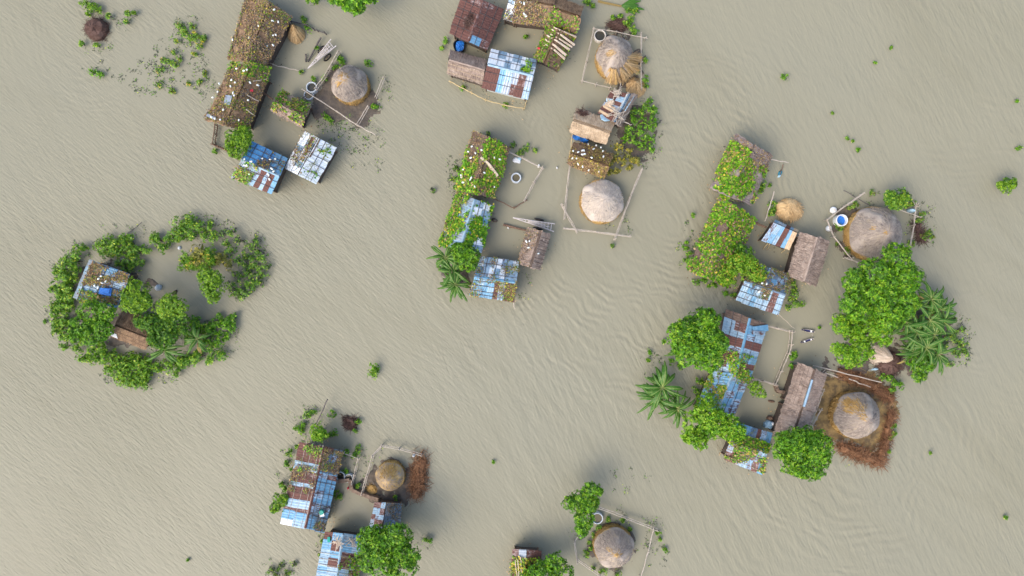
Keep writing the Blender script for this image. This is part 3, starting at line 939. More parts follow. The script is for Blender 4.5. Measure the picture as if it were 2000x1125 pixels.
def brush(label, pts, wpx, h=1.0, n=900, mat='brush', name='brush_fence', cat='fence', length=.8, seed=0, group=None, along=.3, core=True, z0=0.0):
    """cut twigs heaped along a line (or about one point)"""
    rg = np.random.default_rng(seed + 40)
    Q = [P(*p, h * .5 + z0) for p in pts]
    for q in Q: q[2] = z0
    c0 = sum(Q) / len(Q)
    root = thing(name, label, cat, c0, group)
    w = wpx / PXM / 2
    seg = np.array([np.linalg.norm(Q[i + 1] - Q[i]) for i in range(len(Q) - 1)]) if len(Q) > 1 else None
    if len(Q) > 1:
        cum = np.concatenate([[0], np.cumsum(seg)])
        s = rg.uniform(0, cum[-1], n); s = np.clip(s + np.sin(s * 4.1 + seed) * .28 + np.sin(s * 1.7) * .3, 0, cum[-1] - 1e-3); i = np.clip(np.searchsorted(cum, s) - 1, 0, len(seg) - 1)
        t = (s - cum[i]) / seg[i]
        QA = np.array(Q)
        p = QA[i] + (QA[i + 1] - QA[i]) * t[:, None]; dirn = unit(QA[i + 1] - QA[i])
    else:
        p = np.repeat(Q[0][None], n, 0); a = rg.uniform(0, 6.28, n); dirn = np.stack([np.cos(a), np.sin(a), np.zeros(n)], 1)
    off = rg.normal(0, .42, (n, 2)).clip(-1, 1) * w
    zz = rg.uniform(.05, 1, n) * h * (1 - np.hypot(off[:, 0], off[:, 1]) / (w * 1.6)).clip(.15, 1)
    A_ = p + np.concatenate([off, zz[:, None]], 1)
    d = rg.normal(0, 1, (n, 3)) * (1, 1, .35) + dirn * rg.normal(0, along * 3, n)[:, None]
    B_ = A_ + unit(d) * (length * rg.uniform(.4, 1.1, n))[:, None]
    B_[:, 2] = np.clip(B_[:, 2], z0 + .04, z0 + h * 1.15)
    V, F = strips(A_, B_, rg.uniform(.02, .055, n))
    tag(mk('twigs', V, F, M[mat], root), kind='stuff')
    if core:
        if len(Q) > 1:
            parts = []
            for k in range(len(Q) - 1):
                m = max(3, int(seg[k] / .5))
                pp = [Q[k] + (Q[k + 1] - Q[k]) * j / m + np.append(rg.normal(0, w * .15, 2), h * .3 + rg.normal(0, .05)) for j in range(m + 1)]
                parts.append(tube(pp, [w * .5 * rg.uniform(.75, 1.2) for _ in pp], 7))
            v, f = join(*parts)
        else:
            v, f = lathe(Q[0], [(w * .98, -.1), (w * .96, h * .35), (w * .75, h * .7), (w * .2, h * .9)], 18, .05, seed)
        mk('heap', v, f, M[mat], root)
    return root

# ------------------------------------------------------------------ fences, poles, rings
def fence(label, lines, z=.85, rails=2, step=1.6, r=.045, mat='bamboo', screen=False, name='bamboo_fence', post_mat=None, group='bamboo fences around yards'):
    base = P(*lines[0][0], 0)
    root = thing(name, label, 'fence', base, group)
    for line in lines:
        pts = [P(q[0], q[1], z) for q in line]
        for a, b in zip(pts[:-1], pts[1:]):
            d = unit((b - a) * (1, 1, 0))
            for k in range(rails):
                dz = np.array((0, 0, -k * .33 + RNG.normal(0, .02)))
                side = np.array((-d[1], d[0], 0)) * (.05 if k % 2 else -.05)
                v, f = pole(a - d * .12 + dz + side, b + d * .15 + dz + side, r, sag=.02, wob=.018, n=7)
                mk('rail', v, f, M[mat], root)
            n = max(1, int(np.linalg.norm(b - a) / step))
            for k in range(n + 1):
                p = a + (b - a) * k / n
                lean = RNG.normal(0, .05, 2)
                v, f = tube([(p[0], p[1], -.4), (p[0] + lean[0], p[1] + lean[1], z + RNG.uniform(.08, .35))], [.045, .035], 6)
                mk('post', v, f, M[post_mat or mat], root)
            if screen:
                m = int(np.linalg.norm(b - a) / .16)
                for k in range(m):
                    p = a + (b - a) * (k + .5) / m + np.append(RNG.normal(0, .02, 2), 0)
                    v, f = tube([(p[0], p[1], -.2), (p[0] + RNG.normal(0, .02), p[1] + RNG.normal(0, .02), z - .05 + RNG.normal(0, .08))], .03, 4)
                    mk('slat', v, f, M[mat], root)
    return root

def lone_pole(label, a, b, za=.4, zb=.4, r=.05, mat='bamboo', name='bamboo_pole', group=None, sag=0.0):
    p, q = P(*a, za), P(*b, zb)
    v, f = pole(p, q, r, sag, .03, 7)
    c = (p + q) / 2
    return tag(mk(name, v, f, M[mat], loc=c), label, 'pole', group)

def ring(label, px, py, rpx, h=.6, mat='concrete', inner='still_water', group='concrete rings', wall=.09, lvl=.22, z0=-.3, tilt=0):
    c = P(px, py, h)
    c[2] = 0
    r = rpx / PXM
    root = thing('well_ring', label, 'well ring', c, group)
    v, f = lathe(c, [(r, z0), (r, h - .03), (r - .02, h), (r - wall + .02, h), (r - wall, h - .03), (r - wall, z0)], 28, .004, 1, close=False)
    mk('ring_wall', v, f, M[mat], root, smooth=False)
    n = 24
    V = [c + (math.cos(2 * math.pi * k / n) * (r - wall + .01), math.sin(2 * math.pi * k / n) * (r - wall + .01), h - lvl) for k in range(n)]
    mk('standing_water', V, [tuple(range(n))], M[inner], root)
    return root

def solid(name, label, cat, vf, mat, group=None, smooth=False):
    v, f = vf
    v = np.asarray(v)
    c = (v.max(0) + v.min(0)) / 2; c[2] = v[:, 2].min()
    return tag(mk(name, v, f, M[mat], loc=c, smooth=smooth), label, cat, group)

# ================================================================== mud islands
mud_bank('dark mud showing around the upper left haystack', [(672, 182, 50), (650, 205, 40), (700, 205, 42), (655, 165, 30)], .06, 'mud', 1)
mud_bank('trampled straw and mud around the haystack inside the brush fence', [(1655, 800, 60), (1690, 830, 55), (1640, 770, 48), (1690, 770, 52), (1720, 800, 35), (1630, 830, 40)], .10, 'mud_straw', 2)
mud_bank('bare mud bank by the straw sheaf and the long white pole', [(1655, 715, 42), (1700, 715, 45), (1725, 700, 40), (1625, 715, 22), (1690, 740, 40)], .05, 'mud', 3)
mud_bank('mud around the small haystack of the long tin hut', [(765, 938, 42), (735, 950, 30), (770, 960, 34)], .06, 'mud', 4)
mud_bank('grassy mud rim beside the right haystack', [(1655, 420, 22), (1650, 450, 24), (1655, 480, 22)], .05, 'mud', 5)
mud_bank('mud patch behind the brown vine hut and dark pile', [(1205, 65, 25), (1245, 110, 16), (1235, 150, 22), (1220, 160, 22)], .04, 'mud', 6)
mud_bank('mud under the bushes on the left island', [(200, 570, 60), (255, 610, 70), (180, 640, 40), (310, 640, 50)], .03, 'mud', 7)
mud_bank('mud between the banana plants and tall tree on the right', [(1800, 640, 55), (1790, 700, 35)], .04, 'mud', 8)
mud_bank('mud under the banana plants beside the central huts', [(885, 520, 30), (910, 535, 20)], .05, 'mud', 9)
mud_bank('mud under the shrubs east of the plank shed', [(1240, 250, 40), (1250, 285, 30)], .04, 'mud', 10)
mud_bank('weedy mud around the bottom haystack', [(1195, 1068, 44)], .02, 'mud', 11)

# ================================================================== huts
DRY = [('leaf_dry', 5), ('leaf_grey', 3.2), ('leaf_olive', 1.3), ('leaf_yellow', .5), ('leaf_vine', .8)]
DRYGREEN = [('leaf_green', 2.5), ('leaf_vine', 2.5), ('leaf_dry', 2.5), ('leaf_grey', 1), ('leaf_olive', 1.5), ('leaf_yellow', .5)]
GREEN = [('leaf_green', 4), ('leaf_vine', 3.5), ('leaf_olive', 1.6), ('leaf_yellow', .6), ('leaf_dry', 1.0)]

# ---- upper left homestead
h1 = Hut('thatched_hut', 'thatched hut with brown dried vines on its roof, nearest the top left', (488, -18), (449, 112), (520, 124), (567, 36))
for i in (0, 1): h1.thatch(i, 'thatch_brown', nstr=700)
creeper(h1, 'dried brown vine carpet on the roof nearest the top left', 9000, DRY, -.55, seed=1, size=.15)
gourds(h1, 'white ash gourd on the dried vine roof nearest the top left', [(534, 19), (531, 41), (542, 43), (509, 53), (532, 69), (537, 68), (459, 80), (491, 76), (495, 94), (520, 91), (532, 88), (506, 105), (488, 106), (502, 114)])
h2 = Hut('thatched_hut', 'thatched hut with vines and one pale grey sheet, left of the courtyard', (455, 125), (404, 232), (482, 252), (523, 146))
h2.thatch(0, 'thatch_brown', nstr=700); h2.thatch(1, 'thatch_brown', nstr=700)
creeper(h2, 'dried vine with green patches on the roof with a pale sheet', 7600, DRY, -.3, seed=2, size=.15)
creeper(h2, 'green vine trailing between the two brown vine roofs', 700, GREEN, -.4, seed=3, slopes=(0, 1), ur=(-.12, .12), stems=20)
gourds(h2, 'white ash gourd on the vine roof with a pale grey sheet', [(467, 137), (481, 141), (487, 139), (457, 159), (464, 164), (455, 171), (486, 161), (501, 166), (433, 166), (430, 182), (420, 193), (460, 184), (462, 189), (482, 195), (441, 217), (435, 236), (464, 234), (418, 231), (425, 234)])
def roof_slab(hut, name, label, cat, q, mat, off=.24, th=.03, group=None):
    a = [hut.hit(x, y, off)[0] for x, y in q]
    n = hut.hit(*q[0])[1]
    V = a + [p + n * th for p in a]
    k = len(a)
    F = [tuple(range(k))[::-1], tuple(range(k, 2 * k))] + [(i, (i + 1) % k, (i + 1) % k + k, i + k) for i in range(k)]
    return solid(name, label, cat, (V, F), mat, group)
roof_slab(h2, 'tin_sheet', 'pale grey blue sheet lying on the left vine roof', 'sheet', [(445, 188), (458, 189), (453, 207), (441, 205)], 'tin_grey')
roof_slab(h2, 'tin_sheet', 'grey sheet at the lower corner of the left vine roof', 'sheet', [(410, 224), (426, 231), (423, 236), (407, 229)], 'tin_grey')
roof_slab(h2, 'red_cloth', 'small red cloth on the left vine roof', 'cloth', [(486, 175), (492, 174), (492, 179), (487, 179)], 'red_cloth')
for a, b, l in (((480, 185), (503, 197), 'pale pole lying across the left vine roof'), ((492, 158), (519, 154), 'grey stick on the right edge of the left vine roof'), ((478, 213), (496, 226), 'thin grey stick on the lower left vine roof')):
    p, q = h2.hit(*a, .3)[0], h2.hit(*b, .3)[0]
    tag(mk('bamboo_pole', *pole(p, q, .05), M['bamboo'], loc=(p + q) / 2), l, 'pole')
h3 = Hut('thatched_shed', 'small pinkish thatched shed half covered with green vine', (530, 216), (588, 247), (606, 206), (551, 180), ze=1.5, zr=2.5, cat='shed')
h3.thatch(0, 'thatch_pink', nstr=500); h3.thatch(1, 'thatch_pink', nstr=500)
h3.battens(0, (.25, .6), 'thatch_tan', .025, .2)
creeper(h3, 'green vine over the upper half of the small pinkish shed', 1500, DRYGREEN, -.2, slopes=(1,), seed=4)
creeper(h3, 'thin vine sprigs on the lit half of the small pinkish shed', 500, DRYGREEN, .1, slopes=(0,), seed=5, vr=(.3, 1), stems=8)
for a, b, l in (((576, 223), (598, 196), 'dark pole leaning on the small pinkish shed'), ((583, 202), (600, 190), 'short dark pole on the small pinkish shed top')):
    p, q = h3.hit(*a, .3)[0], h3.hit(*b, .35)[0]
    tag(mk('bamboo_pole', *pole(p, q, .06), M['bamboo_dark'], loc=(p + q) / 2), l, 'pole')
h4 = Hut('tin_hut', 'tin hut with a bright blue upper slope, under the round tree', (453, 345), (531, 377), (561, 311), (492, 279))
h4.tin(0, ['GMMGLRLRB', 'GMGLMRMRB']); h4.tin(1, ['CCCCBB', 'CCCBBB'])
h4.battens(0, (.3, .7)); h4.battens(1, (.25, .5, .75)); h4.rafters(1, (.15, .4, .6, .85)); h4.ridge_sheet('tin_light')
creeper(h4, 'yellow green vine on the blue tin hut under the round tree', 800, DRYGREEN, .15, slopes=(0,), seed=6, ur=(0, .45), stems=24)
creeper(h4, 'dry vine scraps on the bright blue tin slope', 600, DRY, .3, slopes=(1,), seed=7, ur=(.35, 1), stems=22)
gourds(h4, 'white ash gourd on the blue tin hut under the round tree', [(478, 314), (481, 321), (485, 321), (491, 319), (513, 313), (528, 315), (538, 314), (490, 338), (531, 333), (527, 339), (529, 348), (535, 338)], off=.26)
h5 = Hut('tin_hut', 'white tin hut with a rusty brown strip near the ridge', (597, 258), (558, 329), (616, 358), (655, 288), .42)
h5.tin(0, ['WWLWWW', 'WLWWLW']); h5.tin(1, ['WWWWWW', 'WWWWWW'])
h5.rafters(0, (.02, .2, .4, .6, .8, .98), 'bamboo', .03, -.02, over=.12); h5.battens(0, (.5,))
h5.battens(1, (.3, .62)); h5.rafters(1, (.2, .4, .6, .8))
roof_slab(h5, 'tin_sheet', 'rusty brown tin strip laid on the white tin hut', 'sheet', [(611, 268), (625, 272), (605, 307), (595, 303)], 'tin_rust', .16)
creeper(h5, 'dry brown vine scraps on the shaded half of the white tin hut', 900, DRY, .2, slopes=(0,), seed=8, stems=30)
creeper(h5, 'thin green vine straggling over the bright half of the white tin hut', 320, GREEN, .45, slopes=(1,), seed=9, vr=(.2, 1), stems=26)

# ---- upper middle homestead
h6 = Hut('tin_hut', 'rust red tin hut with two light blue sheets, at the top edge', (906, -14), (880, 66), (950, 97), (982, 18))
h6.tin(0, ['RRRRRR', 'rRRrRR']); h6.tin(1, ['RRRRRr', 'rRRRRB'])
h6.battens(0, (.28, .62)); h6.battens(1, (.3, .7)); h6.rafters(0, (.18, .38, .58, .78)); h6.rafters(1, (.3, .6)); h6.ridge_sheet('tin_rust_pale')
p6 = h6.hit(923, 42, .1)[0]
o = brush('dark nest of dry twigs on the rust red tin roof', [(921, 42)], 30, .3, 420, 'brush_dark', 'twig_pile', 'twig pile', .5, 61, z0=p6[2] - .1, core=False)
h7 = Hut('thatched_hut', 'small pink brown thatched hut beside the blue and rust tin hut', (876, 143), (941, 163), (949, 119), (881, 100), .58, ze=1.6, zr=2.7)
h7.thatch(0, 'thatch_pink'); h7.thatch(1, 'thatch_pink'); h7.battens(0, (.22, .55, .85), 'thatch_tan', .025, .21); h7.ridge('thatch_pink', .1)
h8 = Hut('tin_hut', 'tin hut with white upper slope and rust and blue stripes below', (942, 170), (1030, 192), (1048, 120), (960, 98), .61, walls='tin_wall')
h8.tin(0, ['RRBGrRL', 'RRBLGrG']); h8.tin(1, ['WLWLWL', 'WWLWLW'])
h8.battens(0, (.3, .72)); h8.battens(1, (.2, .6)); h8.rafters(1, (.18, .4, .62, .82), r=.02); h8.ridge_sheet('tin_light')
h9 = Hut('thatched_hut', 'brown thatched hut with gourds at the top edge', (1003, 43), (1068, 50), (1088, -14), (1020, -30), .6)
h9.thatch(0, 'thatch_brown'); h9.thatch(1, 'thatch_brown')
creeper(h9, 'sparse dry vine on the brown thatch at the top edge', 1900, DRY, -.2, slopes=(0,), seed=10, stems=20)
gourds(h9, 'white ash gourd on the brown thatch at the top edge', [(1024, 25), (1028, 30), (1017, 3), (1024, 5), (1026, 27)])
h9t = Hut('tin_shed', 'narrow white tin lean to at the top edge', (984, 36), (1004, 42), (1022, -8), (1000, -20), .85, ze=1.8, zr=2.7, cat='shed')
h9t.tin(0, ['WL', 'WW', 'LW']); h9t.tin(1, ['WL']); h9t.battens(0, (.3, .65))
creeper(h9t, 'dark dry scraps on the narrow white tin lean to', 350, DRY, .3, slopes=(0,), seed=11, stems=12)
h9b = Hut('thatched_hut', 'grey brown thatched hut above the roof of jute sticks', (1067, 48), (1124, 65), (1137, 14), (1080, -6), .62)
h9b.thatch(0, 'thatch_brown'); h9b.thatch(1, 'thatch_brown')
creeper(h9b, 'thin green vine hanging off the grey brown thatched hut', 800, DRYGREEN, .1, slopes=(0,), seed=12, stems=12)
h10 = Hut('thatched_hut', 'brown thatched hut with pale bundles of jute sticks on it', (1071, 52), (1046, 113), (1091, 134), (1122, 70), .42)
h10.thatch(0, 'thatch_brown'); h10.thatch(1, 'thatch_brown')
creeper(h10, 'green and yellow vine on the roof of jute bundles', 1800, DRYGREEN, -.1, seed=13, ur=(.0, 1.03), vr=(0, .9), stems=20)
def stick_bundle(hut, a, b, label, w=5, n=26, mat='jute', group='jute stick bundles'):
    """a flat bundle of peeled jute sticks; a is the thin end"""
    root = None; parts = []
    pa, na = hut.hit(*a, .3); pb, nb = hut.hit(*b, .3)
    d = unit(pb - pa); s = np.cross(d, na)
    root = thing('jute_bundle', label, 'stick bundle', pb, group)
    A_, B_ = [], []
    for k in range(n):
        u = RNG.uniform(-1, 1); hz = RNG.uniform(0, .12)
        pts = []
        j0, j1 = RNG.uniform(0, .06), 1 - RNG.uniform(0, .04)
        for t in (j0, .33, .66, j1):                                # bend over the ridge with the roof
            c, nn = hut.hit(*lerp(a, b, t), .27)
            pts.append(c + s * u * w * (.3 + .4 * t) / PXM + nn * hz)
        parts.append(tube(pts, [.02, .022, .026, .03], 4))
    v, f = join(*parts)
    tag(mk('sticks', v, f, M[mat], root), kind='stuff')
    m = pa + (pb - pa) * .2
    v, f = tube([m + s * .16 * w / 5 + na * .02, m + na * .16, m - s * .16 * w / 5 + na * .02], .02, 4)
    mk('tie', v, f, M['stem_green'], root)
JB = [((1081, 60), (1118, 88)), ((1086, 57), (1121, 72)), ((1072, 72), (1108, 97)), ((1079, 70), (1113, 92)), ((1069, 80), (1101, 108)), ((1070, 90), (1099, 115))]
for q, lb in ordered([j[1] + (j[0],) for j in JB], 'pale bundle of jute sticks fanned over the brown thatched roof', True):
    stick_bundle(h10, q[2], q[:2], lb, 5)
roof_slab(h10, 'red_rag', 'small red rag on the roof of jute bundles', 'cloth', [(1055, 96), (1060, 97), (1059, 101), (1055, 100)], 'red_cloth', .35)
h11 = Hut('plank_shed', 'shed roofed with rust tin, planks and firewood', (1196, 178), (1170, 222), (1212, 246), (1243, 186), .72, ze=1.7, zr=2.6, cat='shed')
h11.tin(0, ['RRRGRr', 'RLRGRR']); h11.thatch(1, 'thatch_pink', nstr=400); h11.battens(0, (.96, .9), 'bamboo', .03, .18); h11.ridge_sheet('tin_dark')
for k, (q, l) in enumerate([([(1180, 207), (1200, 218), (1198, 222), (1179, 211)], 'upper pale plank on the rust tin shed'), ([(1173, 216), (1193, 227), (1190, 231), (1171, 220)], 'lower pale plank on the rust tin shed'), ([(1184, 204), (1204, 213), (1202, 216), (1183, 208)], 'top pale plank on the rust tin shed')]):
    roof_slab(h11, 'plank', l, 'plank', q, 'plank', .2 + .01 * k, .05)
roof_slab(h11, 'tarpaulin', 'pale blue tarpaulin on the firewood shed', 'tarpaulin', [(1186, 194), (1199, 196), (1198, 202), (1185, 200)], 'tarp_pale', .2)
roof_slab(h11, 'tarpaulin', 'blue sheet along the ridge of the firewood shed', 'tarpaulin', [(1226, 186), (1236, 187), (1218, 216), (1212, 212)], 'tarp_pale', .2)
def firewood(hut, label, c, rp, n=26, mat='jute', group='firewood heaps', ln=.7, r=.03, name='firewood'):
    p0, nn = hut.hit(*c, .28)
    root = thing(name, label, 'firewood', p0, group); 
    for k in range(n):
        x, y = c[0] + RNG.normal(0, rp * .4), c[1] + RNG.normal(0, rp * .4)
        p, nn = hut.hit(x, y, .2 + RNG.uniform(0, .18)); th = RNG.uniform(0, 6.28)
        t = unit(np.cross(nn, (math.cos(th), math.sin(th), .05))) * ln * RNG.uniform(.3, .6) / 1
        v, f = tube([p - t, p + t], [r, r * .8], 4)
        mk('stick', v, f, M[mat], root)
firewood(h11, 'heap of pale split sticks in the middle of the firewood shed', (1194, 203), 6, 26)
firewood(h11, 'scattered sticks at the top end of the firewood shed', (1208, 184), 10, 30, 'bamboo')
firewood(h11, 'long poles on the lower ridge of the firewood shed', (1207, 226), 9, 14, 'bamboo', ln=1.6)
h12 = Hut('thatched_hut', 'tan thatched hut with a brown twig pile and blue sheet', (1115, 258), (1181, 280), (1199, 238), (1127, 214), .52, ze=1.7, zr=2.7)
h12.thatch(0, 'thatch_tan'); h12.thatch(1, 'thatch_tan'); h12.battens(0, (.3, .65), 'thatch_tan', .025, .21)
z12 = h12.hit(1138, 224)[0][2]
brush('dark brown heap of dung sticks on the tan thatched hut', [(1137, 225)], 26, .55, 420, 'brush_dark', 'stick_heap', 'stick heap', .5, 62, z0=z12, core=False)
roof_slab(h12, 'tarpaulin', 'curled blue tarpaulin on the tan thatched hut', 'tarpaulin', [(1170, 230), (1175, 229), (1182, 235), (1190, 236), (1189, 241), (1180, 242), (1172, 238)], 'tarp_blue' if 0 else 'tarp_pale', .3, .08)
def hanging_sheet(label, a, b, z, drop, mat, name='tarpaulin', cat='tarpaulin'):
    p, q = P(*a, z), P(*b, z); d = q - p; n = 8
    side = unit(np.cross(d, (0, 0, 1.0)))
    V, F = [], []
    for j in range(4):
        for i in range(n + 1):
            V.append(p + d * i / n + np.array((0, 0, -drop * j / 3)) + side * (math.sin(i * 1.9 + j) * .06 + .05 * j))
    for j in range(3):
        for i in range(n):
            k = j * (n + 1) + i; F.append((k, k + 1, k + n + 2, k + n + 1))
    V2 = [v + side * .015 for v in V]; m = len(V)
    F += [tuple(x + m for x in f[::-1]) for f in F]
    solid(name, label, cat, (V + V2, F), mat)
hanging_sheet('bright blue plastic sheet under the eave of the tan thatched hut', (1118, 262), (1150, 273), 1.6, 1.1, 'tarp_blue')
h13 = Hut('thatched_hut', 'low hut under dried vines and many white gourds by the round pen', (1111, 320), (1180, 344), (1194, 303), (1122, 279), .5, ze=1.6, zr=2.5)
for i in (0, 1): h13.thatch(i, 'thatch_brown', nstr=500)
creeper(h13, 'brown dried vine on the low hut with many gourds', 4600, [('leaf_dry', 8), ('leaf_olive', 1.4), ('leaf_yellow', .8)], -.5, seed=14, size=.15)
gourds(h13, 'white ash gourd on the low hut by the round pen', [(1118, 299), (1128, 301), (1119, 306), (1136, 298), (1139, 298), (1127, 306), (1136, 306), (1140, 305), (1154, 312), (1130, 317), (1177, 310), (1139, 322), (1151, 329), (1171, 333), (1158, 295), (1163, 288), (1172, 292), (1176, 299), (1147, 286)], off=.28)

# ---- middle homestead
h14 = Hut('thatched_hut', 'thatched hut under leafy green vine with one pale stick bundle', (925, 258), (894, 368), (964, 384), (993, 290))
for i in (0, 1): h14.thatch(i, 'thatch_dark', nstr=500)
creeper(h14, 'green vine patches on the central hut with a stick bundle', 7400, [('leaf_green', 4.5), ('leaf_vine', 3), ('leaf_olive', .8), ('leaf_yellow', .8), ('leaf_dry', .8)], .05, seed=15, size=.19)
creeper(h14, 'dry brown vine stems on the central hut with a stick bundle', 2600, [('leaf_dry', 8), ('leaf_olive', 1)], -.3, seed=16, size=.13, off=.13)
stick_bundle(h14, (943, 309), (967, 345), 'long pale stick bundle on the central green vine roof', 8, 44, group=None)
gourds(h14, 'white ash gourd on the central green vine roof', [(918, 298), (932, 301), (923, 310), (925, 288), (944, 295), (962, 308), (973, 311), (908, 333), (904, 344), (905, 348), (924, 349), (922, 353), (943, 337), (908, 358), (931, 366), (962, 365)])
roof_slab(h14, 'red_cloth', 'small crimson cloth on the central green vine roof', 'cloth', [(941, 347), (946, 347), (946, 351), (942, 351)], 'red_cloth', .3)
h15 = Hut('tin_hut', 'white and pale blue tin hut smothered in green vine', (896, 378), (861, 477), (938, 492), (959, 402))
h15.tin(0, ['MGLrLMG', 'GLMLLGL']); h15.tin(1, ['WLBWLWL', 'LWLWBLL']); h15.battens(1, (.35, .7)); h15.ridge_sheet('tin_light')
creeper(h15, 'green vine smothering the white and pale blue tin hut', 6400, [('leaf_green', 5), ('leaf_vine', 2.5), ('leaf_deep', 2), ('leaf_yellow', .6)], .0, seed=17, size=.19)
creeper(h15, 'yellow green vine along the west eave of the smothered tin hut', 1700, DRYGREEN, -.4, slopes=(0,), seed=18, vr=(-.05, .35))
h16 = Hut('tin_hut', 'blue tin hut with rust strips and white upper slope, beside bananas', (918, 575), (1003, 588), (1013, 513), (938, 503), .48)
h16.tin(0, ['BBBBRLRr', 'BBBLRGrR', 'BLBBRGrR']); h16.tin(1, ['WLLWMLW', 'BLWLWLL'])
h16.battens(0, (.12, .3, .6, .85)); h16.battens(1, (.3, .8)); h16.rafters(1, (.2, .45, .7)); h16.ridge_sheet('tin_blue')
creeper(h16, 'dry and green vine scraps on the blue tin hut beside bananas', 1900, [('leaf_dry', 5), ('leaf_vine', 2), ('leaf_olive', 2), ('leaf_yellow', .8)], .1, seed=19, stems=40, size=.14)
h17 = Hut('thatched_hut', 'purple brown thatched hut with four gourds beside the cart', (1032, 446), (1013, 513), (1053, 525), (1073, 459), .57, ze=1.7, zr=2.7)
h17.thatch(0, 'thatch_pink'); h17.thatch(1, 'thatch_pink'); h17.rafters(1, (.12, .24, .36, .48, .6, .72, .84, .95), 'thatch_dark', .03, .2); h17.rafters(0, (.1, .3, .5), 'thatch_dark', .025, .2, v=(0, .6))
creeper(h17, 'scattered dry leaves on the purple brown thatched hut', 450, [('leaf_dry', 6), ('leaf_grey', 4), ('leaf_olive', .5)], -.1, slopes=(0,), seed=20, stems=6, size=.12)
gourds(h17, 'white ash gourd on the purple brown thatch beside the cart', [(1032, 473), (1038, 472), (1036, 485), (1047, 494)])

# ---- right homestead
h18 = Hut('thatched_hut', 'green vine hut with a bare brown upper end, top of the right cluster', (1437, 265), (1390, 365), (1466, 398), (1505, 306))
for i in (0, 1): h18.thatch(i, 'thatch_grey', nstr=600)
creeper(h18, 'thick yellow flecked green vine on the topmost right hut', 7600, [('leaf_green', 4), ('leaf_vine', 3), ('leaf_olive', 1.5), ('leaf_yellow', .8), ('leaf_dry', 1.5)], -.4, slopes=(0,), seed=21, ur=(.12, 1.0), size=.19)
creeper(h18, 'green vine on the lower east slope of the topmost right hut', 3000, [('leaf_green', 4), ('leaf_vine', 2.5), ('leaf_yellow', .5), ('leaf_dry', 1.5)], -.05, slopes=(1,), seed=22, ur=(.25, 1.0), size=.18)
creeper(h18, 'dry leaf litter on the bare end of the topmost right hut', 900, [('leaf_dry', 7), ('leaf_yellow', .6)], -.2, seed=23, ur=(-.02, .35), size=.11, stems=8)
h19 = Hut('thatched_hut', 'long hut wholly buried in green and yellow vine', (1405, 392), (1346, 522), (1420, 556), (1470, 430))
for i in (0, 1): h19.thatch(i, 'thatch_dark', nstr=300)
creeper(h19, 'dense green and yellow vine burying the long right hut', 13500, [('leaf_green', 5), ('leaf_vine', 3.5), ('leaf_olive', 1.5), ('leaf_yellow', .8), ('leaf_dry', 2.4), ('leaf_grey', .6)], -.75, seed=24, size=.19)
creeper(h19, 'vine bridge joining the two green huts on the right', 500, GREEN, -.6, seed=25, ur=(-.16, .02), vr=(0, .4), slopes=(0,), size=.19)
h20 = Hut('tin_shed', 'small blue tin shed with one rust sheet on bamboo legs', (1488, 468), (1541, 487), (1558, 451), (1514, 431), .9, ze=1.6, zr=2.1, cat='shed')
h20.tin(0, ['MBLRBP', 'MLBRBP']); h20.tin(1, ['BLLRBP'])
for k, (a, b) in enumerate((((1501, 472), (1491, 487)), ((1505, 474), (1497, 488)), ((1535, 484), (1526, 494)))):
    p, q = P(*a, 1.3), P(*b, .15)
    mk('leg', *pole(p, q, .045), M['bamboo_yellow'], h20.root)
h21 = Hut('thatched_hut', 'large clean pinkish thatched hut, biggest bare thatch on the right', (1563, 456), (1540, 536), (1592, 557), (1618, 473), .56)
h21.thatch(0, 'thatch_pink', nstr=1500, thick=.18); h21.thatch(1, 'thatch_pink', nstr=1300, thick=.18)
h21.battens(0, (.18, .42, .68), 'thatch_dark', .016, .205); h21.rafters(0, (.12, .3, .45, .6, .75, .9), 'thatch_dark', .012, .2); h21.ridge('thatch_pink', .13)
h22 = Hut('tin_hut', 'light blue tin hut below the long green vine hut', (1438, 585), (1519, 613), (1546, 540), (1470, 515), .52)
h22.tin(0, ['LLBLLrL', 'LBLLLrL']); h22.tin(1, ['DMDMDMM', 'MDMDBMD'])
h22.battens(0, (.18, .5, .8)); h22.rafters(0, (.15, .3, .58, .72), r=.018); h22.ridge_sheet('tin_dark')
creeper(h22, 'dark dry vine litter on the light blue tin hut', 2200, [('leaf_dry', 6), ('leaf_olive', 2), ('leaf_vine', 1)], -.05, seed=26, slopes=(1,), stems=30, size=.13)
creeper(h22, 'grey vine litter near the ridge of the light blue tin hut', 900, [('leaf_dry', 4), ('leaf_dull', 3), ('leaf_vine', 1)], .0, seed=27, slopes=(0,), ur=(.2, .65), vr=(.5, 1), stems=16, size=.12)
gourds(h22, 'white ash gourd on the light blue tin hut', [(1493, 574), (1482, 567), (1486, 556), (1495, 557)], off=.26)

# ---- lower right homestead
h23 = Hut('tin_hut', 'patchwork tin hut with rust and blue bands beside the big round tree', (1420, 605), (1398, 730), (1464, 738), (1497, 634), .58)
h23.tin(0, ['TLLRLRrL', 'TrLRMRLL']); h23.tin(1, ['TLLRLBRB', 'TBMRLBRR'])
h23.battens(0, (.3, .65)); h23.battens(1, (.5,)); h23.ridge_sheet('tin_blue')
roof_slab(h23, 'tin_sheet', 'loose light blue tin sheet sticking out of the patchwork roof', 'sheet', [(1466, 637), (1496, 633), (1497, 645), (1468, 652)], 'tin_blue', .22)
roof_slab(h23, 'tin_sheet', 'second loose blue sheet below the one sticking out', 'sheet', [(1464, 644), (1489, 646), (1490, 654), (1464, 652)], 'tin_light', .27)
creeper(h23, 'green vine across the lower end of the patchwork tin hut', 1300, GREEN, .1, seed=28, ur=(.6, 1.1), stems=30)
h23b = Hut('tin_hut', 'blue tin hut speckled with rust, between two trees', (1393, 725), (1357, 800), (1432, 812), (1462, 734), .55)
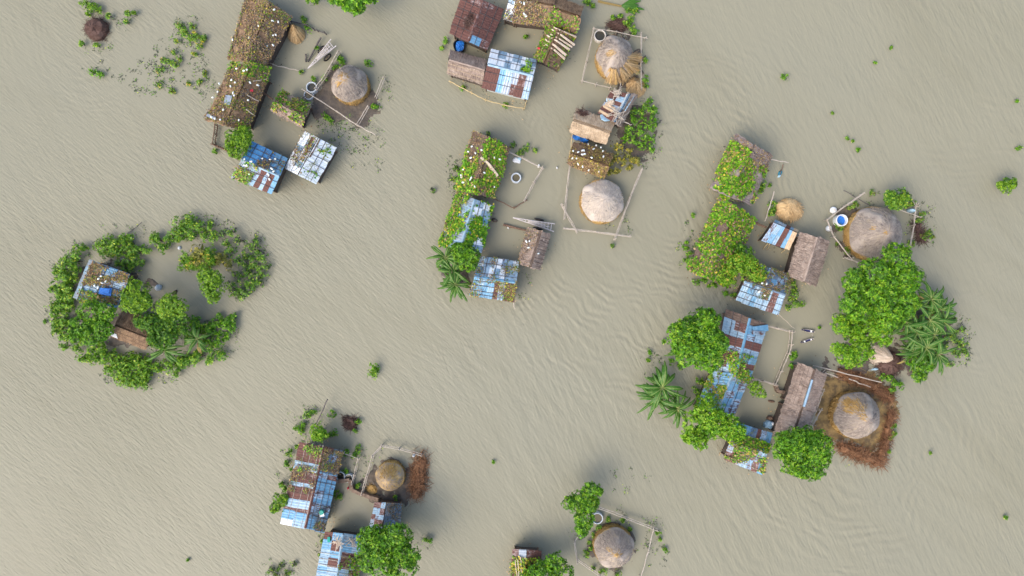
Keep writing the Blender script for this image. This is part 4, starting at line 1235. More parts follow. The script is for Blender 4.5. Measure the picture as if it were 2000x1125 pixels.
h23b.tin(0, ['MBBBB', 'BBCBB']); h23b.tin(1, ['MMBMM', 'MBMBM']); h23b.battens(0, (.5,)); h23b.ridge_sheet('tin_light'); h23b.battens(1, (.33, .66))
creeper(h23b, 'yellow flowered vine on the rust speckled blue hut', 2600, [('leaf_vine', 5), ('leaf_olive', 2), ('leaf_yellow', 1.8), ('leaf_dry', .6)], .0, seed=29, slopes=(0,), ur=(-.05, .85), stems=24)
h24 = Hut('tin_hut', 'low tin hut draped in vine at the foot of the lower right cluster', (1414, 895), (1488, 924), (1507, 848), (1440, 828), .5)
h24.tin(0, ['rRGLMrB', 'GRMGrML']); h24.tin(1, ['BBBDRMB', 'LBBMRRB'])
h24.battens(0, (.12, .55), 'bamboo', .03); h24.battens(1, (.5,), 'bamboo', .03); h24.ridge_sheet('tin_light')
creeper(h24, 'green vine draped over the ridge of the low tin hut', 2600, DRYGREEN, -.1, seed=30, slopes=(0,), vr=(.1, 1), stems=24)
creeper(h24, 'bright green vine over the ridge end of the low tin hut', 800, GREEN, -.2, seed=31, slopes=(1,), vr=(.55, 1))
h25 = Hut('thatched_hut', 'brown thatched hut with a pale blue ridge sheet', (1559, 710), (1534, 785), (1592, 801), (1612, 733), .58)
h25.thatch(0, 'thatch_pink', nstr=900); h25.thatch(1, 'thatch_pink', nstr=800); h25.battens(0, (.25, .5, .75), 'thatch_dark', .014, .2)
h25.ridge('thatch_dark', .09)
rs = [h25.R0 + (h25.R1 - h25.R0) * t + np.array((0, 0, .24)) for t in (.25, .6, .99)]
v, f = tube(rs, [.10, .13, .13], 8)
mk('ridge_sheet', v, f, M['tin_light'], h25.root)
h26 = Hut('thatched_hut', 'brown thatched hut below the one with a blue ridge', (1533, 788), (1511, 848), (1568, 862), (1587, 803), .6)
h26.thatch(0, 'thatch_pink', nstr=700); h26.thatch(1, 'thatch_pink', nstr=600)

# ---- lower left homestead
h27 = Hut('tin_hut', 'long tin hut banded in rust and pale blue, largest tin roof', (588, 865), (550, 1021), (632, 1037), (667, 881), .57, ze=2.0, zr=3.2)
h27.tin(0, ['RRRLrRLRRLrBW', 'RRRLrRLRRLrBL']); h27.tin(1, ['DMDBrBBBBMBLB', 'RDMBMBBMBMMBB'])
h27.battens(0, (.25, .55, .85), 'bamboo', .022); h27.battens(1, (.2, .5, .8)); h27.rafters(1, (.3, .42, .55, .7, .85)); h27.battens(0, (.98,), 'bamboo', .03); h27.ridge_sheet('tin_rust_pale')
creeper(h27, 'green and yellow vine on the rusty upper end of the long tin hut', 600, DRYGREEN, .3, seed=32, slopes=(0,), ur=(0, .35), vr=(.2, 1), stems=26)
creeper(h27, 'dry vine tangle on the middle of the long tin hut', 1100, DRY, .1, seed=33, ur=(.25, .6), slopes=(0,), stems=40, size=.13)
creeper(h27, 'brown litter on the shaded corner of the long tin hut', 1500, DRY, -.1, seed=34, ur=(0, .28), slopes=(1,), stems=20, size=.13)
creeper(h27, 'dry litter on the lower end of the long tin hut', 800, DRY, .05, seed=35, ur=(.7, 1), slopes=(1,), vr=(0, .7), stems=30, size=.13)
q = h27.hit(628, 998, .14)
root = thing('water_drum', 'green plastic drum with white base on the long tin hut', 'drum', q[0])
v, f = lathe(q[0], [(.20, 0), (.22, .03), (.22, .30), (.20, .34)], 16); mk('drum_body', v, f, M['green_plastic'], root)
v, f = box(q[0] + (-.02, -.28, .06), .46, .34, .12, .2); mk('white_sack', v, f, M['white_paint'], root)
h28 = Hut('tin_hut', 'blue and rust tin hut cut by the bottom edge beside the big tree', (637, 1039), (615, 1150), (692, 1165), (704, 1047), .5)
h28.tin(0, ['RBLLBLR', 'BRBRLLR']); h28.tin(1, ['BLRLRBL', 'LBrRLLB'])
h28.rafters(0, (.36, .46, .55, .66, .78, .9), 'bamboo', .028, .15, over=.12); h28.rafters(1, (.36, .55, .66, .78), 'bamboo', .028, .15); h28.ridge_sheet('tin_light')
firewood(h28, 'poles and sticks on the tin hut at the bottom edge', (665, 1058), 8, 12, 'jute', ln=1.5)
firewood(h28, 'grey sticks near the big tree on the bottom tin hut', (685, 1058), 7, 12, 'bamboo', ln=1.2)
creeper(h28, 'green and yellow vine on the bottom tin hut', 1500, DRYGREEN, .1, seed=36, slopes=(1,), ur=(.35, 1), stems=26)
roof_slab(h28, 'teal_cloth', 'teal cloth on the bottom tin hut', 'cloth', [(643, 1048), (648, 1048), (648, 1058), (643, 1058)], 'green_plastic', .2)
h29 = Hut('thatched_shed', 'small dark shed half tin half thatch under the big bottom tree', (734, 981), (722, 1036), (778, 1046), (783, 984), .42, cat='shed', ze=1.7, zr=2.6)
h29.tin(0, ['rLrGL', 'rLMrL', 'LrLrM']); h29.tin(1, ['DDGDD', 'DGDDG'])
creeper(h29, 'grey litter on the dark shed under the big bottom tree', 700, [('leaf_dry', 4), ('leaf_dull', 4)], -.1, slopes=(1,), seed=37, stems=16, size=.12)
h30 = Hut('tin_hut', 'rust tin hut with yellowing vine at the bottom edge', (1003, 1073), (997, 1165), (1054, 1168), (1055, 1076), .5, ze=1.7, zr=2.6)
h30.tin(0, ['rrRRR', 'GRRRR']); h30.tin(1, ['rRRRR', 'RRRRR'][::-1])
creeper(h30, 'yellow green vine on the rust tin hut at the bottom edge', 1500, [('leaf_vine', 4), ('leaf_yellow', 3), ('leaf_olive', 2)], .0, ur=(.15, 1), seed=38)
for k, x in enumerate((1012, 1017, 1022)):
    p, q = h30.hit(x - 2, 1092 - 6 * (k == 2), .3)[0], h30.hit(x + 2, 1135, .3)[0]
    tag(mk('bamboo_pole', *pole(p, q, .045), M['jute'], loc=(p + q) / 2), ('left', 'middle', 'right')[k] + ' pale bamboo pole lying on the rust hut at the bottom edge', 'pole', 'poles on the rust hut at the bottom edge')

# ---- left island
h31 = Hut('tin_hut', 'blue tin hut strewn with dry vine on the left island', (176, 508), (145, 582), (226, 600), (252, 535), .09, ze=2.0, zr=2.9)
h31.tin(0, ['GLGGLG']); h31.tin(1, ['BGLBLB', 'BLGBBL', 'LGBLBB']); h31.ridge('tin_light', .06); h31.rafters(1, (.25, .5, .75)); h31.battens(1, (.3, .6))
creeper(h31, 'brown dried vine on the blue tin hut of the left island', 3000, [('leaf_dry', 7), ('leaf_olive', 1.6), ('leaf_vine', .6), ('leaf_yellow', .3)], -.02, slopes=(1,), seed=39, size=.14, ur=(0, .92), stems=80)
creeper(h31, 'green vine at the west corner of the blue tin hut', 500, GREEN, -.3, slopes=(1,), seed=40, ur=(.75, 1.05), vr=(.5, 1))
roof_slab(h31, 'tarpaulin', 'bright blue plastic sheet on the left island tin hut', 'tarpaulin', [(197, 562), (220, 562), (218, 578), (194, 573)], 'tarp_blue', .26)
roof_slab(h31, 'solar_panel', 'small dark blue solar panel on the left island tin hut', 'solar panel', [(205, 562), (217, 563), (215, 573), (203, 571)], 'tarp_blue', .36, .05)
gourds(h31, 'white ash gourd on the blue tin hut of the left island', [(199, 539), (194, 544), (208, 549), (201, 552), (186, 557), (193, 561)], off=.26)
h32 = Hut('thatched_hut', 'brown thatched hut tucked between trees on the left island', (217, 655), (283, 681), (310, 632), (243, 606), .42, ze=1.7, zr=2.7)
h32.thatch(0, 'thatch_brown'); h32.thatch(1, 'thatch_brown')
h32.battens(0, (.3, .6), 'thatch_dark', .014, .2)
for k in range(3):
    roof_slab(h32, 'bamboo_strip', ('upper', 'middle', 'lower')[k] + ' white strip at the west end of the brown thatched hut', 'strip', [(219 + k, 645 + 3 * k), (231 + k, 650 + 3 * k), (231 + k, 652 + 3 * k), (218 + k, 646.5 + 3 * k)], 'white_paint', .24, .03, 'white strips on the left island thatch')
# ================================================================== haystacks
haystack('grey haystack with golden peak and rim in the upper left pen', 683, 164, 36, 3.3, seed=1, worn=[(671, 150, 9), (664, 160, 5)], base_r=1.03)
haystack('haystack with a skirt of straw sheaves in the top fenced pen', 1201, 112, 37, 3.2, cap='straw_cap', seed=2, ell=(.98, 1.1), worn=[(1197, 103, 7)], base_r=1.0)
haystack('pale round haystack with crisp golden rim in the middle pen', 1176, 393, 42, 2.9, cap='straw_pale', seed=3, base_r=1.03)
haystack('largest haystack, grey domed with two worn spots, on the right', 1709, 456, 52, 3.7, cap='straw_cap', seed=4, worn=[(1735, 455, 6), (1709, 445, 4)], base_r=1.06)
haystack('haystack with a wide golden worn patch inside the brush fence', 1672, 811, 45, 3.5, cap='straw_cap', seed=5, worn=[(1668, 795, 17), (1683, 803, 13), (1660, 790, 10), (1690, 815, 8)], base_r=1.02)
haystack('small yellow haystack beside the reddish brush heap', 762, 930, 28, 2.4, ze=.9, cap='straw_worn', seed=6, worn=[(765, 922, 12), (752, 930, 8)], base_r=1.06)
haystack('grey brown haystack with dark pits at the bottom edge', 1199, 1069, 39, 3.0, cap='straw_cap', seed=7, worn=[(1192, 1075, 5), (1205, 1083, 7)], base_r=1.02)

# skirt of sheaves on the top haystack
for k in range(9):
    a = math.radians(-118 + k * 15 + RNG.normal(0, 4)); ex = RNG.uniform(-7, 5)
    tip = (1203 + math.cos(a) * 22, 112 - math.sin(a) * 24); ft = (1205 + math.cos(a) * (44 + ex), 113 - math.sin(a) * (46 + ex))
    p, q = P(*tip, 2.3), P(*ft, .9)
    root = thing('straw_sheaf', 'golden straw sheaf leaning on the lower side of the top haystack, ' + ('leftmost one' if k == 0 else 'rightmost one' if k == 8 else ORD[k] + ' from the left'), 'straw sheaf', q, 'sheaves leaning on the top haystack')
    n = 70
    sd = unit(np.cross(q - p, (0, 0, 1.0)))
    A_ = p + sd * RNG.uniform(-.10, .10, n)[:, None] + np.array((0, 0, 1.0)) * RNG.uniform(.0, .12, n)[:, None]
    B_ = q + sd * RNG.uniform(-.42, .42, n)[:, None] + RNG.normal(0, .15, (n, 3))
    V, F = strips(A_, B_, RNG.uniform(.03, .06, n))
    tag(mk('stalks', V, F, M['straw_tan'], root), kind='stuff')
    v, f = tube([p, (p + q) / 2, q], [.08, .12, .17], 7)
    mk('sheaf', v, f, M['straw_gold'], root)
brush('tangled tan straw along the back of the top haystack', [(1180, 86), (1195, 76), (1213, 80), (1230, 93)], 10, 1.0, 420, 'straw_tan', 'straw_heap', 'straw heap', .5, 63)

straw_cone('pale straw bundle standing in the water by the top left hut', (572, 50), (580, 70), 16, ztip=1.7, seed=1)
straw_cone('wide tan straw bundle leaning by the firewood shed', (1240, 160), (1242, 172), 19, ztip=1.1, seed=2)
straw_cone('brown jute sheaf lying beside the banana plants', (1742, 700), (1716, 694), 20, ztip=1.2, seed=3, mat='jute')
for (x, y, r, l, s) in ((1540, 408, 25, 'golden heap of loose straw beside the small blue shed', 1),):
    c = P(x, y, .4); c[2] = 0; r /= PXM
    root = thing('straw_heap', l, 'straw heap', c)
    v, f = lathe(c, [(r, -.1), (r * .97, .25), (r * .8, .6), (r * .5, .85), (r * .1, .95)], 36, .03, 4, sy=.85); mk('heap', v, f, M['straw_tan'], root)
    n = 900
    a = RNG.uniform(0, 6.28, n); q = np.sqrt(RNG.uniform(0, 1, n)) * r
    A_ = c + np.stack([np.cos(a) * q, np.sin(a) * q * .85, .97 - .75 * (q / r) ** 2], 1)
    th = RNG.normal(-.9, .5, n)
    B_ = A_ + np.stack([np.cos(th) * .5, np.sin(th) * .5, -.12 * np.ones(n)], 1)
    V, F = strips(A_ + (0, 0, .06), B_ + (0, 0, .05), RNG.uniform(.03, .06, n)); tag(mk('stalks', V, F, M['straw_tan'], root), kind='stuff')
brush('round heap of old yellow straw beside the small haystack', [(726, 957)], 20, .35, 300, 'straw_gold', 'straw_heap', 'straw heap', .35, 64)

# ---- brush heaps and fences
brush('round dark twig pile in open water at the top left', [(185, 55)], 44, 1.1, 1500, 'brush_dark', 'twig_pile', 'twig pile', .5, 1)
brush('square dark twig pile behind the top haystack', [(1194, 46), (1216, 49)], 26, .6, 1000, 'brush_dark', 'twig_pile', 'twig pile', .5, 2, along=.9)
brush('small square twig raft near the long tin hut', [(675, 819), (692, 822), (688, 832), (674, 829)], 17, .35, 800, 'brush_dark', 'twig_pile', 'twig pile', .5, 3, along=.6)
brush('reddish brush heap beside the small haystack', [(821, 897), (818, 925), (816, 950), (810, 972)], 34, 1.1, 1500, 'brush', 'brush_fence', 'fence', .8, 4)
brush('reddish brush fence curving along the south of the walled haystack', [(1640, 872), (1670, 884), (1700, 896), (1720, 905)], 30, .9, 1300, 'brush', 'brush_fence', 'fence', .8, 5)
brush('reddish brush fence along the east of the walled haystack', [(1722, 898), (1730, 866), (1738, 836), (1744, 805)], 22, .9, 1100, 'brush', 'brush_fence', 'fence', .7, 6)
brush('reddish brush bank above the walled haystack', [(1640, 728), (1680, 742), (1712, 757), (1740, 778)], 26, .8, 1300, 'brush', 'brush_fence', 'fence', .8, 7)
brush('brown straw mound beside the jute sheaf', [(1738, 710)], 50, .9, 1100, 'brush_dark', 'straw_mound', 'straw mound', .8, 8)
brush('dark brush on the mud right of the largest haystack', [(1790, 440), (1800, 465)], 16, .5, 420, 'brush_dark', 'twig_pile', 'twig pile', .8, 9)

# ================================================================== fences and poles
fence('bamboo screen fence left of the upper left haystack', [[(661, 100), (634, 148), (616, 172)]], 1.0, 2, 1.0, screen=True)
fence('long pale rail across the front of the upper left haystack', [[(592, 174), (660, 218), (697, 243), (731, 261)]], .8, 1, 2.6, .06)
fence('short bamboo fence right of the upper left haystack', [[(749, 152), (734, 188)], [(718, 208), (698, 242)]], .8, 2, 1.4)
fence('fallen grey fence behind the pale straw bundle', [[(567, 40), (600, 48), (612, 56)], [(618, 58), (634, 64)]], .6, 2, 1.2, .05, 'bamboo_dark')
fence('low mud and wattle fence left of the round tree', [[(420, 243), (416, 280)], [(414, 281), (440, 292), (462, 308)]], .7, 2, .8, .06, 'wood', screen=True, name='wattle_fence')
lone_pole('thin pole reaching into the courtyard from the top left hut', (519, 122), (589, 140), .7, .3, .045)
lone_pole('dark plank leaning in the water beside the cart', (627, 73), (601, 121), .5, .15, .09, 'bamboo_dark')
lone_pole('short dark stump beside the leaning plank', (597, 105), (598, 121), .3, .1, .08, 'bamboo_dark')
lone_pole('log joining the left vine hut and small shed', (514, 181), (533, 194), .9, .6, .11, 'wood')
fence('yellow bamboo rail along the lower edge of the upper middle homestead', [[(879, 158), (921, 180), (948, 194), (985, 204), (1023, 211)], [(1024, 210), (1027, 199)]], .7, 1, 1.6, .055, 'bamboo_yellow')
fence('thin bamboo fence around the top haystack', [[(1160, 55), (1146, 118), (1137, 158)], [(1160, 55), (1205, 61), (1262, 73)], [(1253, 66), (1253, 120), (1253, 172)], [(1137, 156), (1165, 164), (1192, 170)]], .9, 2, 1.6, .035)
fence('bamboo fence around the middle round haystack', [[(1114, 318), (1108, 370), (1103, 425)], [(1103, 445), (1165, 452), (1231, 461)], [(1255, 330), (1232, 385), (1202, 466)], [(1098, 399), (1127, 452)]], 1.0, 3, 1.8, .035)
lone_pole('yellow bamboo rising beside the tan thatched hut', (1118, 262), (1112, 318), 1.7, .9, .04, 'bamboo_yellow')
fence('bamboo fence around the yard with the grey well ring', [[(994, 296), (1020, 308), (1060, 328)], [(1060, 327), (1044, 355), (1025, 390)]], .9, 2, 1.2, .04, screen=False)
fence('low mud edged rail below the well ring yard', [[(965, 386), (1003, 405)], [(1004, 405), (1027, 391)]], .4, 1, 1.5, .06, 'wood')
lone_pole('half sunk brown log between the vine hut and the cart', (983, 439), (1030, 450), .2, .3, .12, 'wood')
lone_pole('white pole sticking out below the blue tin hut', (1002, 588), (1006, 603), 1.0, .3, .05)
fence('bamboo fence west of the largest haystack', [[(1687, 378), (1655, 400), (1618, 428)], [(1617, 429), (1630, 462), (1664, 505)], [(1655, 504), (1693, 517)]], .9, 2, 1.7, .05)
fence('bamboo fence east of the largest haystack', [[(1752, 406), (1797, 423)], [(1791, 402), (1787, 440), (1778, 488)]], .9, 2, 1.7, .045)
lone_pole('grey pole jutting from the topmost right hut', (1505, 311), (1540, 318), 1.2, .9, .05)
lone_pole('dark leaning pole beside the golden straw heap', (1512, 374), (1494, 432), .9, .7, .06, 'bamboo')
lone_pole('mossy log between the buried hut and the blue shed', (1470, 433), (1497, 444), .6, .7, .13, 'wood')
lone_pole('rope line above the water north of the narrow boats', (1520, 613), (1553, 642), 1.7, .6, .018, 'jute', 'rope', sag=.15)
fence('mossy bamboo fence around the lower right courtyard', [[(1497, 636), (1520, 641), (1549, 648)], [(1549, 648), (1547, 675), (1544, 690)], [(1543, 690), (1528, 725), (1517, 750)], [(1462, 738), (1490, 744), (1516, 752)]], .8, 3, 1.3, .04)
lone_pole('long bare white bamboo pole over the mud bank', (1588, 714), (1722, 747), 1.3, 1.1, .06)
lone_pole('short grey pole on the mud near the brown hut', (1612, 728), (1637, 737), .8, .7, .06)
lone_pole('second short pole above the walled haystack', (1658, 740), (1700, 756), .8, .7, .055)
fence('trellis of bare poles between the brown hut and walled haystack', [[(1611, 762), (1597, 800), (1585, 828)], [(1606, 800), (1590, 830)]], 1.4, 2, 1.4, .035, 'bamboo')
lone_pole('bare crooked branch over the brown hut with blue ridge', (1588, 748), (1612, 722), 2.6, 1.8, .035)
fence('bamboo fence around the small haystack', [[(745, 871), (780, 877), (822, 889)], [(745, 871), (728, 890)], [(728, 890), (717, 928), (706, 966)]], .9, 2, 1.5, .045)
fence('pale rail fence beside the two grey rings', [[(672, 885), (700, 895)], [(700, 895), (692, 928), (687, 945)]], .8, 2, 1.2, .04)
fence('bamboo fence around the bottom haystack', [[(1170, 993), (1225, 1013), (1284, 1036)], [(1277, 1035), (1268, 1075), (1252, 1130)], [(1131, 1046), (1123, 1060), (1128, 1100)], [(1128, 1094), (1172, 1126)]], .9, 2, 1.7, .045)
lone_pole('dark pole leaning out of the shrubs by the long tin hut', (640, 780), (618, 828), 1.6, .4, .06, 'bamboo_dark')
lone_pole('dark stick in the water right of the green shrubs', (1293, 234), (1272, 258), .5, .1, .04, 'bamboo_dark')
lone_pole('white pole jutting from the firewood shed', (1217, 238), (1234, 243), 1.4, 1.3, .05)
lone_pole('dark stick in the water above the left island', (277, 434), (248, 458), .4, .1, .04, 'bamboo_dark')
lone_pole('thin dark stick behind the largest haystack', (1648, 372), (1700, 402), .5, .2, .04, 'bamboo_dark')
def wall_run(label, line, w=7, h=.8):
    base = P(*line[0], 0)
    root = thing('mud_wall', label, 'wall', base)
    for a, b in zip(line[:-1], line[1:]):
        p, q = P(*a, h), P(*b, h); d = q - p; l = np.linalg.norm(d)
        n = max(3, int(l / .35)); s = unit(np.cross(d, (0, 0, 1.0))) * w / PXM / 2
        V, F = [], []
        for i in range(n + 1):
            c = p + d * i / n; c[2] = 0
            hh = h + RNG.normal(0, .06); k = RNG.uniform(.85, 1.15)
            V += [c - s * k * 1.1 + (0, 0, -.3), c - s * k + (0, 0, hh), c + s * k + (0, 0, hh * RNG.uniform(.93, 1.05)), c + s * k * 1.1 + (0, 0, -.3)]
        for i in range(n):
            o = i * 4
            F += [(o, o + 4, o + 5, o + 1), (o + 1, o + 5, o + 6, o + 2), (o + 2, o + 6, o + 7, o + 3)]
        F += [(0, 1, 2, 3), (n * 4 + 3, n * 4 + 2, n * 4 + 1, n * 4)]
        mk('wall_section', V, F, M['earth_wall'], root)
wall_run('broken mud wall between the long tin hut and small haystack', [(638, 944), (682, 938), (687, 958), (712, 968), (738, 977)])
wall_run('low mud wall joining the lower right courtyard to the brown hut', [(1516, 752), (1520, 765), (1537, 767)], 6, .5)

# ================================================================== rings, pots, carts, boats
ring('pale blue concrete ring beside the upper left haystack', 608, 170, 10.5, .7, lvl=.3)
ring('lower tilted concrete ring touching the pale blue one', 602.5, 185, 9.5, .35, inner='murky_water', lvl=.2)
ring('cream concrete ring in the corner of the top haystack pen', 1172, 69, 11.5, .6, 'concrete_warm')
ring('grey well ring in the fenced central yard', 1008, 347, 10, .5, 'concrete', 'murky_water', wall=.13)
ring('white ring with bright blue lining beside the largest haystack', 1645, 430, 11.5, .8, 'white_paint', 'tarp_blue', lvl=.5)
ring('left grey ring beside the long tin hut', 664.5, 931, 9, .6, 'concrete', 'still_water', wall=.07)
ring('right grey ring beside the long tin hut', 680.5, 934.5, 8.5, .5, 'concrete', 'murky_water', wall=.07)
ring('pale blue ring half hidden by the bottom tree', 1167, 1013, 11, .6, 'concrete', 'murky_water')
for x, y, r, l in ((1629, 410, 6.5, 'upper round white pot outside the haystack fence'), (1620, 446, 5.8, 'lower round white pot outside the haystack fence')):
    c = P(x, y, .4); c[2] = 0; r /= PXM
    root = thing('clay_pot', l, 'pot', c)
    v, f = lathe(c, [(r * .6, -.1), (r, .15), (r * .97, .32), (r * .7, .48), (r * .35, .53)], 18, .01, 2); mk('pot_body', v, f, M['white_paint'], root, smooth=True)
    v, f = lathe(c + (0, 0, .5), [(r * .35, 0), (r * .42, .03), (r * .40, .06), (r * .1, .07)], 14); mk('lid', v, f, M['concrete_warm'], root)

def cart(label, tip, e1, e2, mat, z=.75, wheel=None):
    """a bullock cart: two long shafts meeting at the yoke end, cross slats, deck strips, wheels"""
    t, a, b = P(*tip, z - .15), P(*e1, z), P(*e2, z)
    c = (t + a + b) / 3; c[2] = 0
    root = thing('bullock_cart', label, 'cart', c)
    m = M[mat]
    d = unit((a + b) / 2 - t)
    for e, s in ((a, 1), (b, -1)):
        v, f = pole(t, e + d * .25, .05, wob=.01, taper=1); mk('shaft', v, f, m, root)
    for k in range(11):
        f0 = .16 + .82 * k / 10
        p, q = t + (a - t) * f0, t + (b - t) * f0
        v, f = pole(p + (0, 0, .06), q + (0, 0, .06), .035, wob=.005, taper=1, n=3); mk('slat', v, f, m, root)
    for k in range(6):
        f1 = .1 + .8 * k / 5
        e = a + (b - a) * f1
        v, f = pole(t + (e - t) * .38 + (0, 0, .11), t + (e - t) * (.94 if k % 2 else .8) + (0, 0, .11), .03, wob=.02, taper=1); mk('deck_strip', v, f, M['bamboo'] if k % 3 == 1 else m, root)
    if True:
        mid = t + ((a + b) / 2 - t) * .66
        side = unit((a - b) * (1, 1, 0))
        w = np.linalg.norm(a - b) * .42
        v, f = tube([mid + side * (w + .2) + (0, 0, -.2), mid - side * (w + .2) + (0, 0, -.2)], .05); mk('axle', v, f, M['wood'], root)
        for s in (1, -1):
            cc = mid + side * s * (w + .14) + np.array((0, 0, -.28))
            ptsw = [cc + (d * math.cos(q) + np.array((0, 0, math.sin(q)))) * .42 for q in np.linspace(0, 2 * math.pi, 19)]
            v, f = tube(ptsw, .07, 6, False); wh = mk('wheel', v, f, M['black'], root)
            for q in np.linspace(0, math.pi, 4)[:-1]:
                e = (d * math.cos(q) + np.array((0, 0, math.sin(q)))) * .42
                v, f = tube([cc - e, cc + e], .025, 4); mk('spoke', v, f, M['wood'], wh)
cart('pinkish bullock cart frame in the upper left courtyard', (601, 134), (643, 80), (653, 93), 'pale_wood')
cart('pale blue bullock cart beside the purple brown thatched hut', (1002, 425), (1079, 436), (1077, 451), 'pale_wood')

def boat(label, a, b, wpx, mat='boat_blue'):
    p, q = P(*a, .2), P(*b, .2); p[2] = q[2] = 0
    d = q - p; l = np.linalg.norm(d); d = d / l; s = np.array((-d[1], d[0], 0)); w = wpx / PXM / 2
    root = thing('narrow_boat', label, 'boat', (p + q) / 2)
    V, F = [], []
    n = 10
    for i in range(n + 1):
        t = i / n
        ww = w * max(.08, math.sin(math.pi * (.06 + .88 * t)) ** .6)
        zt = .2 + .16 * abs(2 * t - 1) ** 2.2
        c = p + d * l * t
        V += [c - s * ww * 1.0 + (0, 0, zt), c - s * ww * .75 + (0, 0, -.06), c + s * ww * .75 + (0, 0, -.06), c + s * ww + (0, 0, zt), c + s * ww * .84 + (0, 0, zt - .005), c + s * ww * .6 + (0, 0, .03), c - s * ww * .6 + (0, 0, .03), c - s * ww * .84 + (0, 0, zt - .005)]
    for i in range(n):
        for k in range(8):
            F.append((i * 8 + k, i * 8 + (k + 1) % 8, (i + 1) * 8 + (k + 1) % 8, (i + 1) * 8 + k))
    F += [tuple(range(8)), tuple(n * 8 + k for k in range(8))[::-1]]
    mk('hull', V, F, M[mat], root)
    for sd in (-1, 1):
        pts = []
        for i in range(n + 1):
            t = i / n; ww = w * max(.08, math.sin(math.pi * (.06 + .88 * t)) ** .6)
            pts.append(p + d * l * t + s * sd * ww * .93 + (0, 0, .215 + .16 * abs(2 * t - 1) ** 2.2))
        v, f = tube(pts, .022, 4); mk('gunwale', v, f, M['bamboo'], root)
    return root, p, d, l, s, w
rt, p, d, l, s, w = boat('upper narrow blue boat with one white seat', (1567, 644), (1591, 648.5), 5.5)
v, f = box(p + d * l * .72 + (0, 0, .22), .16, w * 1.9, .05, math.atan2(d[1], d[0])); mk('seat', v, f, M['white_paint'], rt)
rt, p, d, l, s, w = boat('lower narrow dark boat with two white seats', (1565, 669), (1589, 661.5), 5)
for t in (.26, .8):
    v, f = box(p + d * l * t + (0, 0, .22), .14, w * 1.9, .05, math.atan2(d[1], d[0])); mk('seat', v, f, M['white_paint'], rt)
lone_pole('mooring stick between the two narrow boats', (1586, 650), (1586.5, 661), .3, .3, .02, 'bamboo', 'mooring_pole')

# ---- small floating and standing things
def sack(label, px, py, l, w, ang, mat, z=.12, name='floating_sack', cat='sack', h=.25):
    c = P(px, py, z); r = max(l, w) / PXM / 2
    v, f = lathe((c[0], c[1], 0), [(r * .8, -.08), (r, .04), (r * .85, h * .7), (r * .45, h)], 14, .05, int(px), sy=min(w / l, 1), rot=math.radians(ang))
    return solid(name, label, cat, (v, f), mat, smooth=True)
sack('white sacks tied under the fence by the well ring', 1009, 313, 17, 12, -25, 'white_paint')
sack('pale blue bag next to the white sacks', 1014, 310, 9, 8, 20, 'tarp_pale')
sack('small white float by the mud log', 992.5, 445, 5, 3, 120, 'white_paint', name='float', cat='float')
sack('small white float in open water left of the round pen', 1088, 327.5, 5, 3, 110, 'white_paint', name='float', cat='float')
sack('bundle of blue cloth on the floating stick', 1524, 338, 12, 7, 60, 'teal_cloth', name='cloth_bundle', cat='cloth')
sack('pale cloth end of the blue bundle', 1522, 344, 7, 4, 40, 'tarp_pale', name='cloth_bundle', cat='cloth')
lone_pole('dark red stick carrying the blue cloth bundle', (1530, 321), (1523, 341), .3, .25, .05, 'wood')
sack('dark stone block in water beside the vine covered hut', 966, 430, 12, 8, -20, 'mud', name='stone_block', cat='stone')
sack('small white crate on the fence corner post', 1052, 325, 5, 5, 20, 'white_paint', name='crate', cat='crate', h=.9)
sack('white cup shaped bucket on the small pen fence', 809, 888, 6, 5, 0, 'white_paint', name='bucket', cat='bucket', h=.9)
sack('blue metal trough below the brown straw mound', 1710, 721, 16, 5, 8, 'tarp_pale', name='trough', cat='trough')
sack('round blue white heap of plastic by the low tin hut', 1500, 829, 19, 17, 0, 'tarp_pale', name='plastic_heap', cat='plastic', h=.7)
sack('white scrap on top of the plastic heap', 1505, 826, 9, 5, 60, 'white_paint', name='plastic_scrap', cat='plastic', h=.85)
sack('dark brown box frame behind the plastic heap', 1503, 816, 12, 9, 20, 'wood', name='wooden_box', cat='box', h=.6)
sack('grey rock in the left island yard', 311, 562, 12, 9, 70, 'concrete', name='rock', cat='rock', h=.8)
sack('dark sunken log in the left island yard', 341, 572, 14, 6, 60, 'brush_dark', name='sunken_log', cat='log', h=.3)
sack('brown driftwood in the lower right courtyard', 1507, 784, 14, 5, -10, 'wood', name='driftwood', cat='driftwood', h=.15)
sack('white pail on the east fence of the largest haystack', 1777, 412, 12, 7, -20, 'tarp_pale', name='metal_pail', cat='pail', h=.9)
sack('white scrap of cloth on the left island', 239, 506, 5, 4, 0, 'white_paint', name='cloth_scrap', cat='cloth', h=.5)
sack('red cap on the mud wall corner', 683, 950, 4, 5, 0, 'red_cloth', name='cloth_scrap', cat='cloth', h=1.0)
sack('grey tin scrap in the water near the ring of bushes', 350, 484, 8, 7, 30, 'concrete', name='tin_scrap', cat='scrap', h=.2)
# tub beside the rust red hut
c = P(897, 88, .5); c[2] = 0
root = thing('blue_tub', 'dark tub with bright blue lining under the rust red hut', 'tub', c)
v, f = lathe(c, [(.55, -.2), (.6, .5), (.56, .52), (.5, .45), (.46, -.1)], 20, .02, 3, close=False, sy=1.25, rot=-.3); mk('tub_wall', v, f, M['black'], root)
v, f = lathe(c + (.05, 0, 0), [(.49, .2), (.40, .32), (.2, .36), (.05, .36)], 16, .05, 4, sy=1.2, rot=-.3); mk('plastic_lining', v, f, M['tarp_blue'], root)
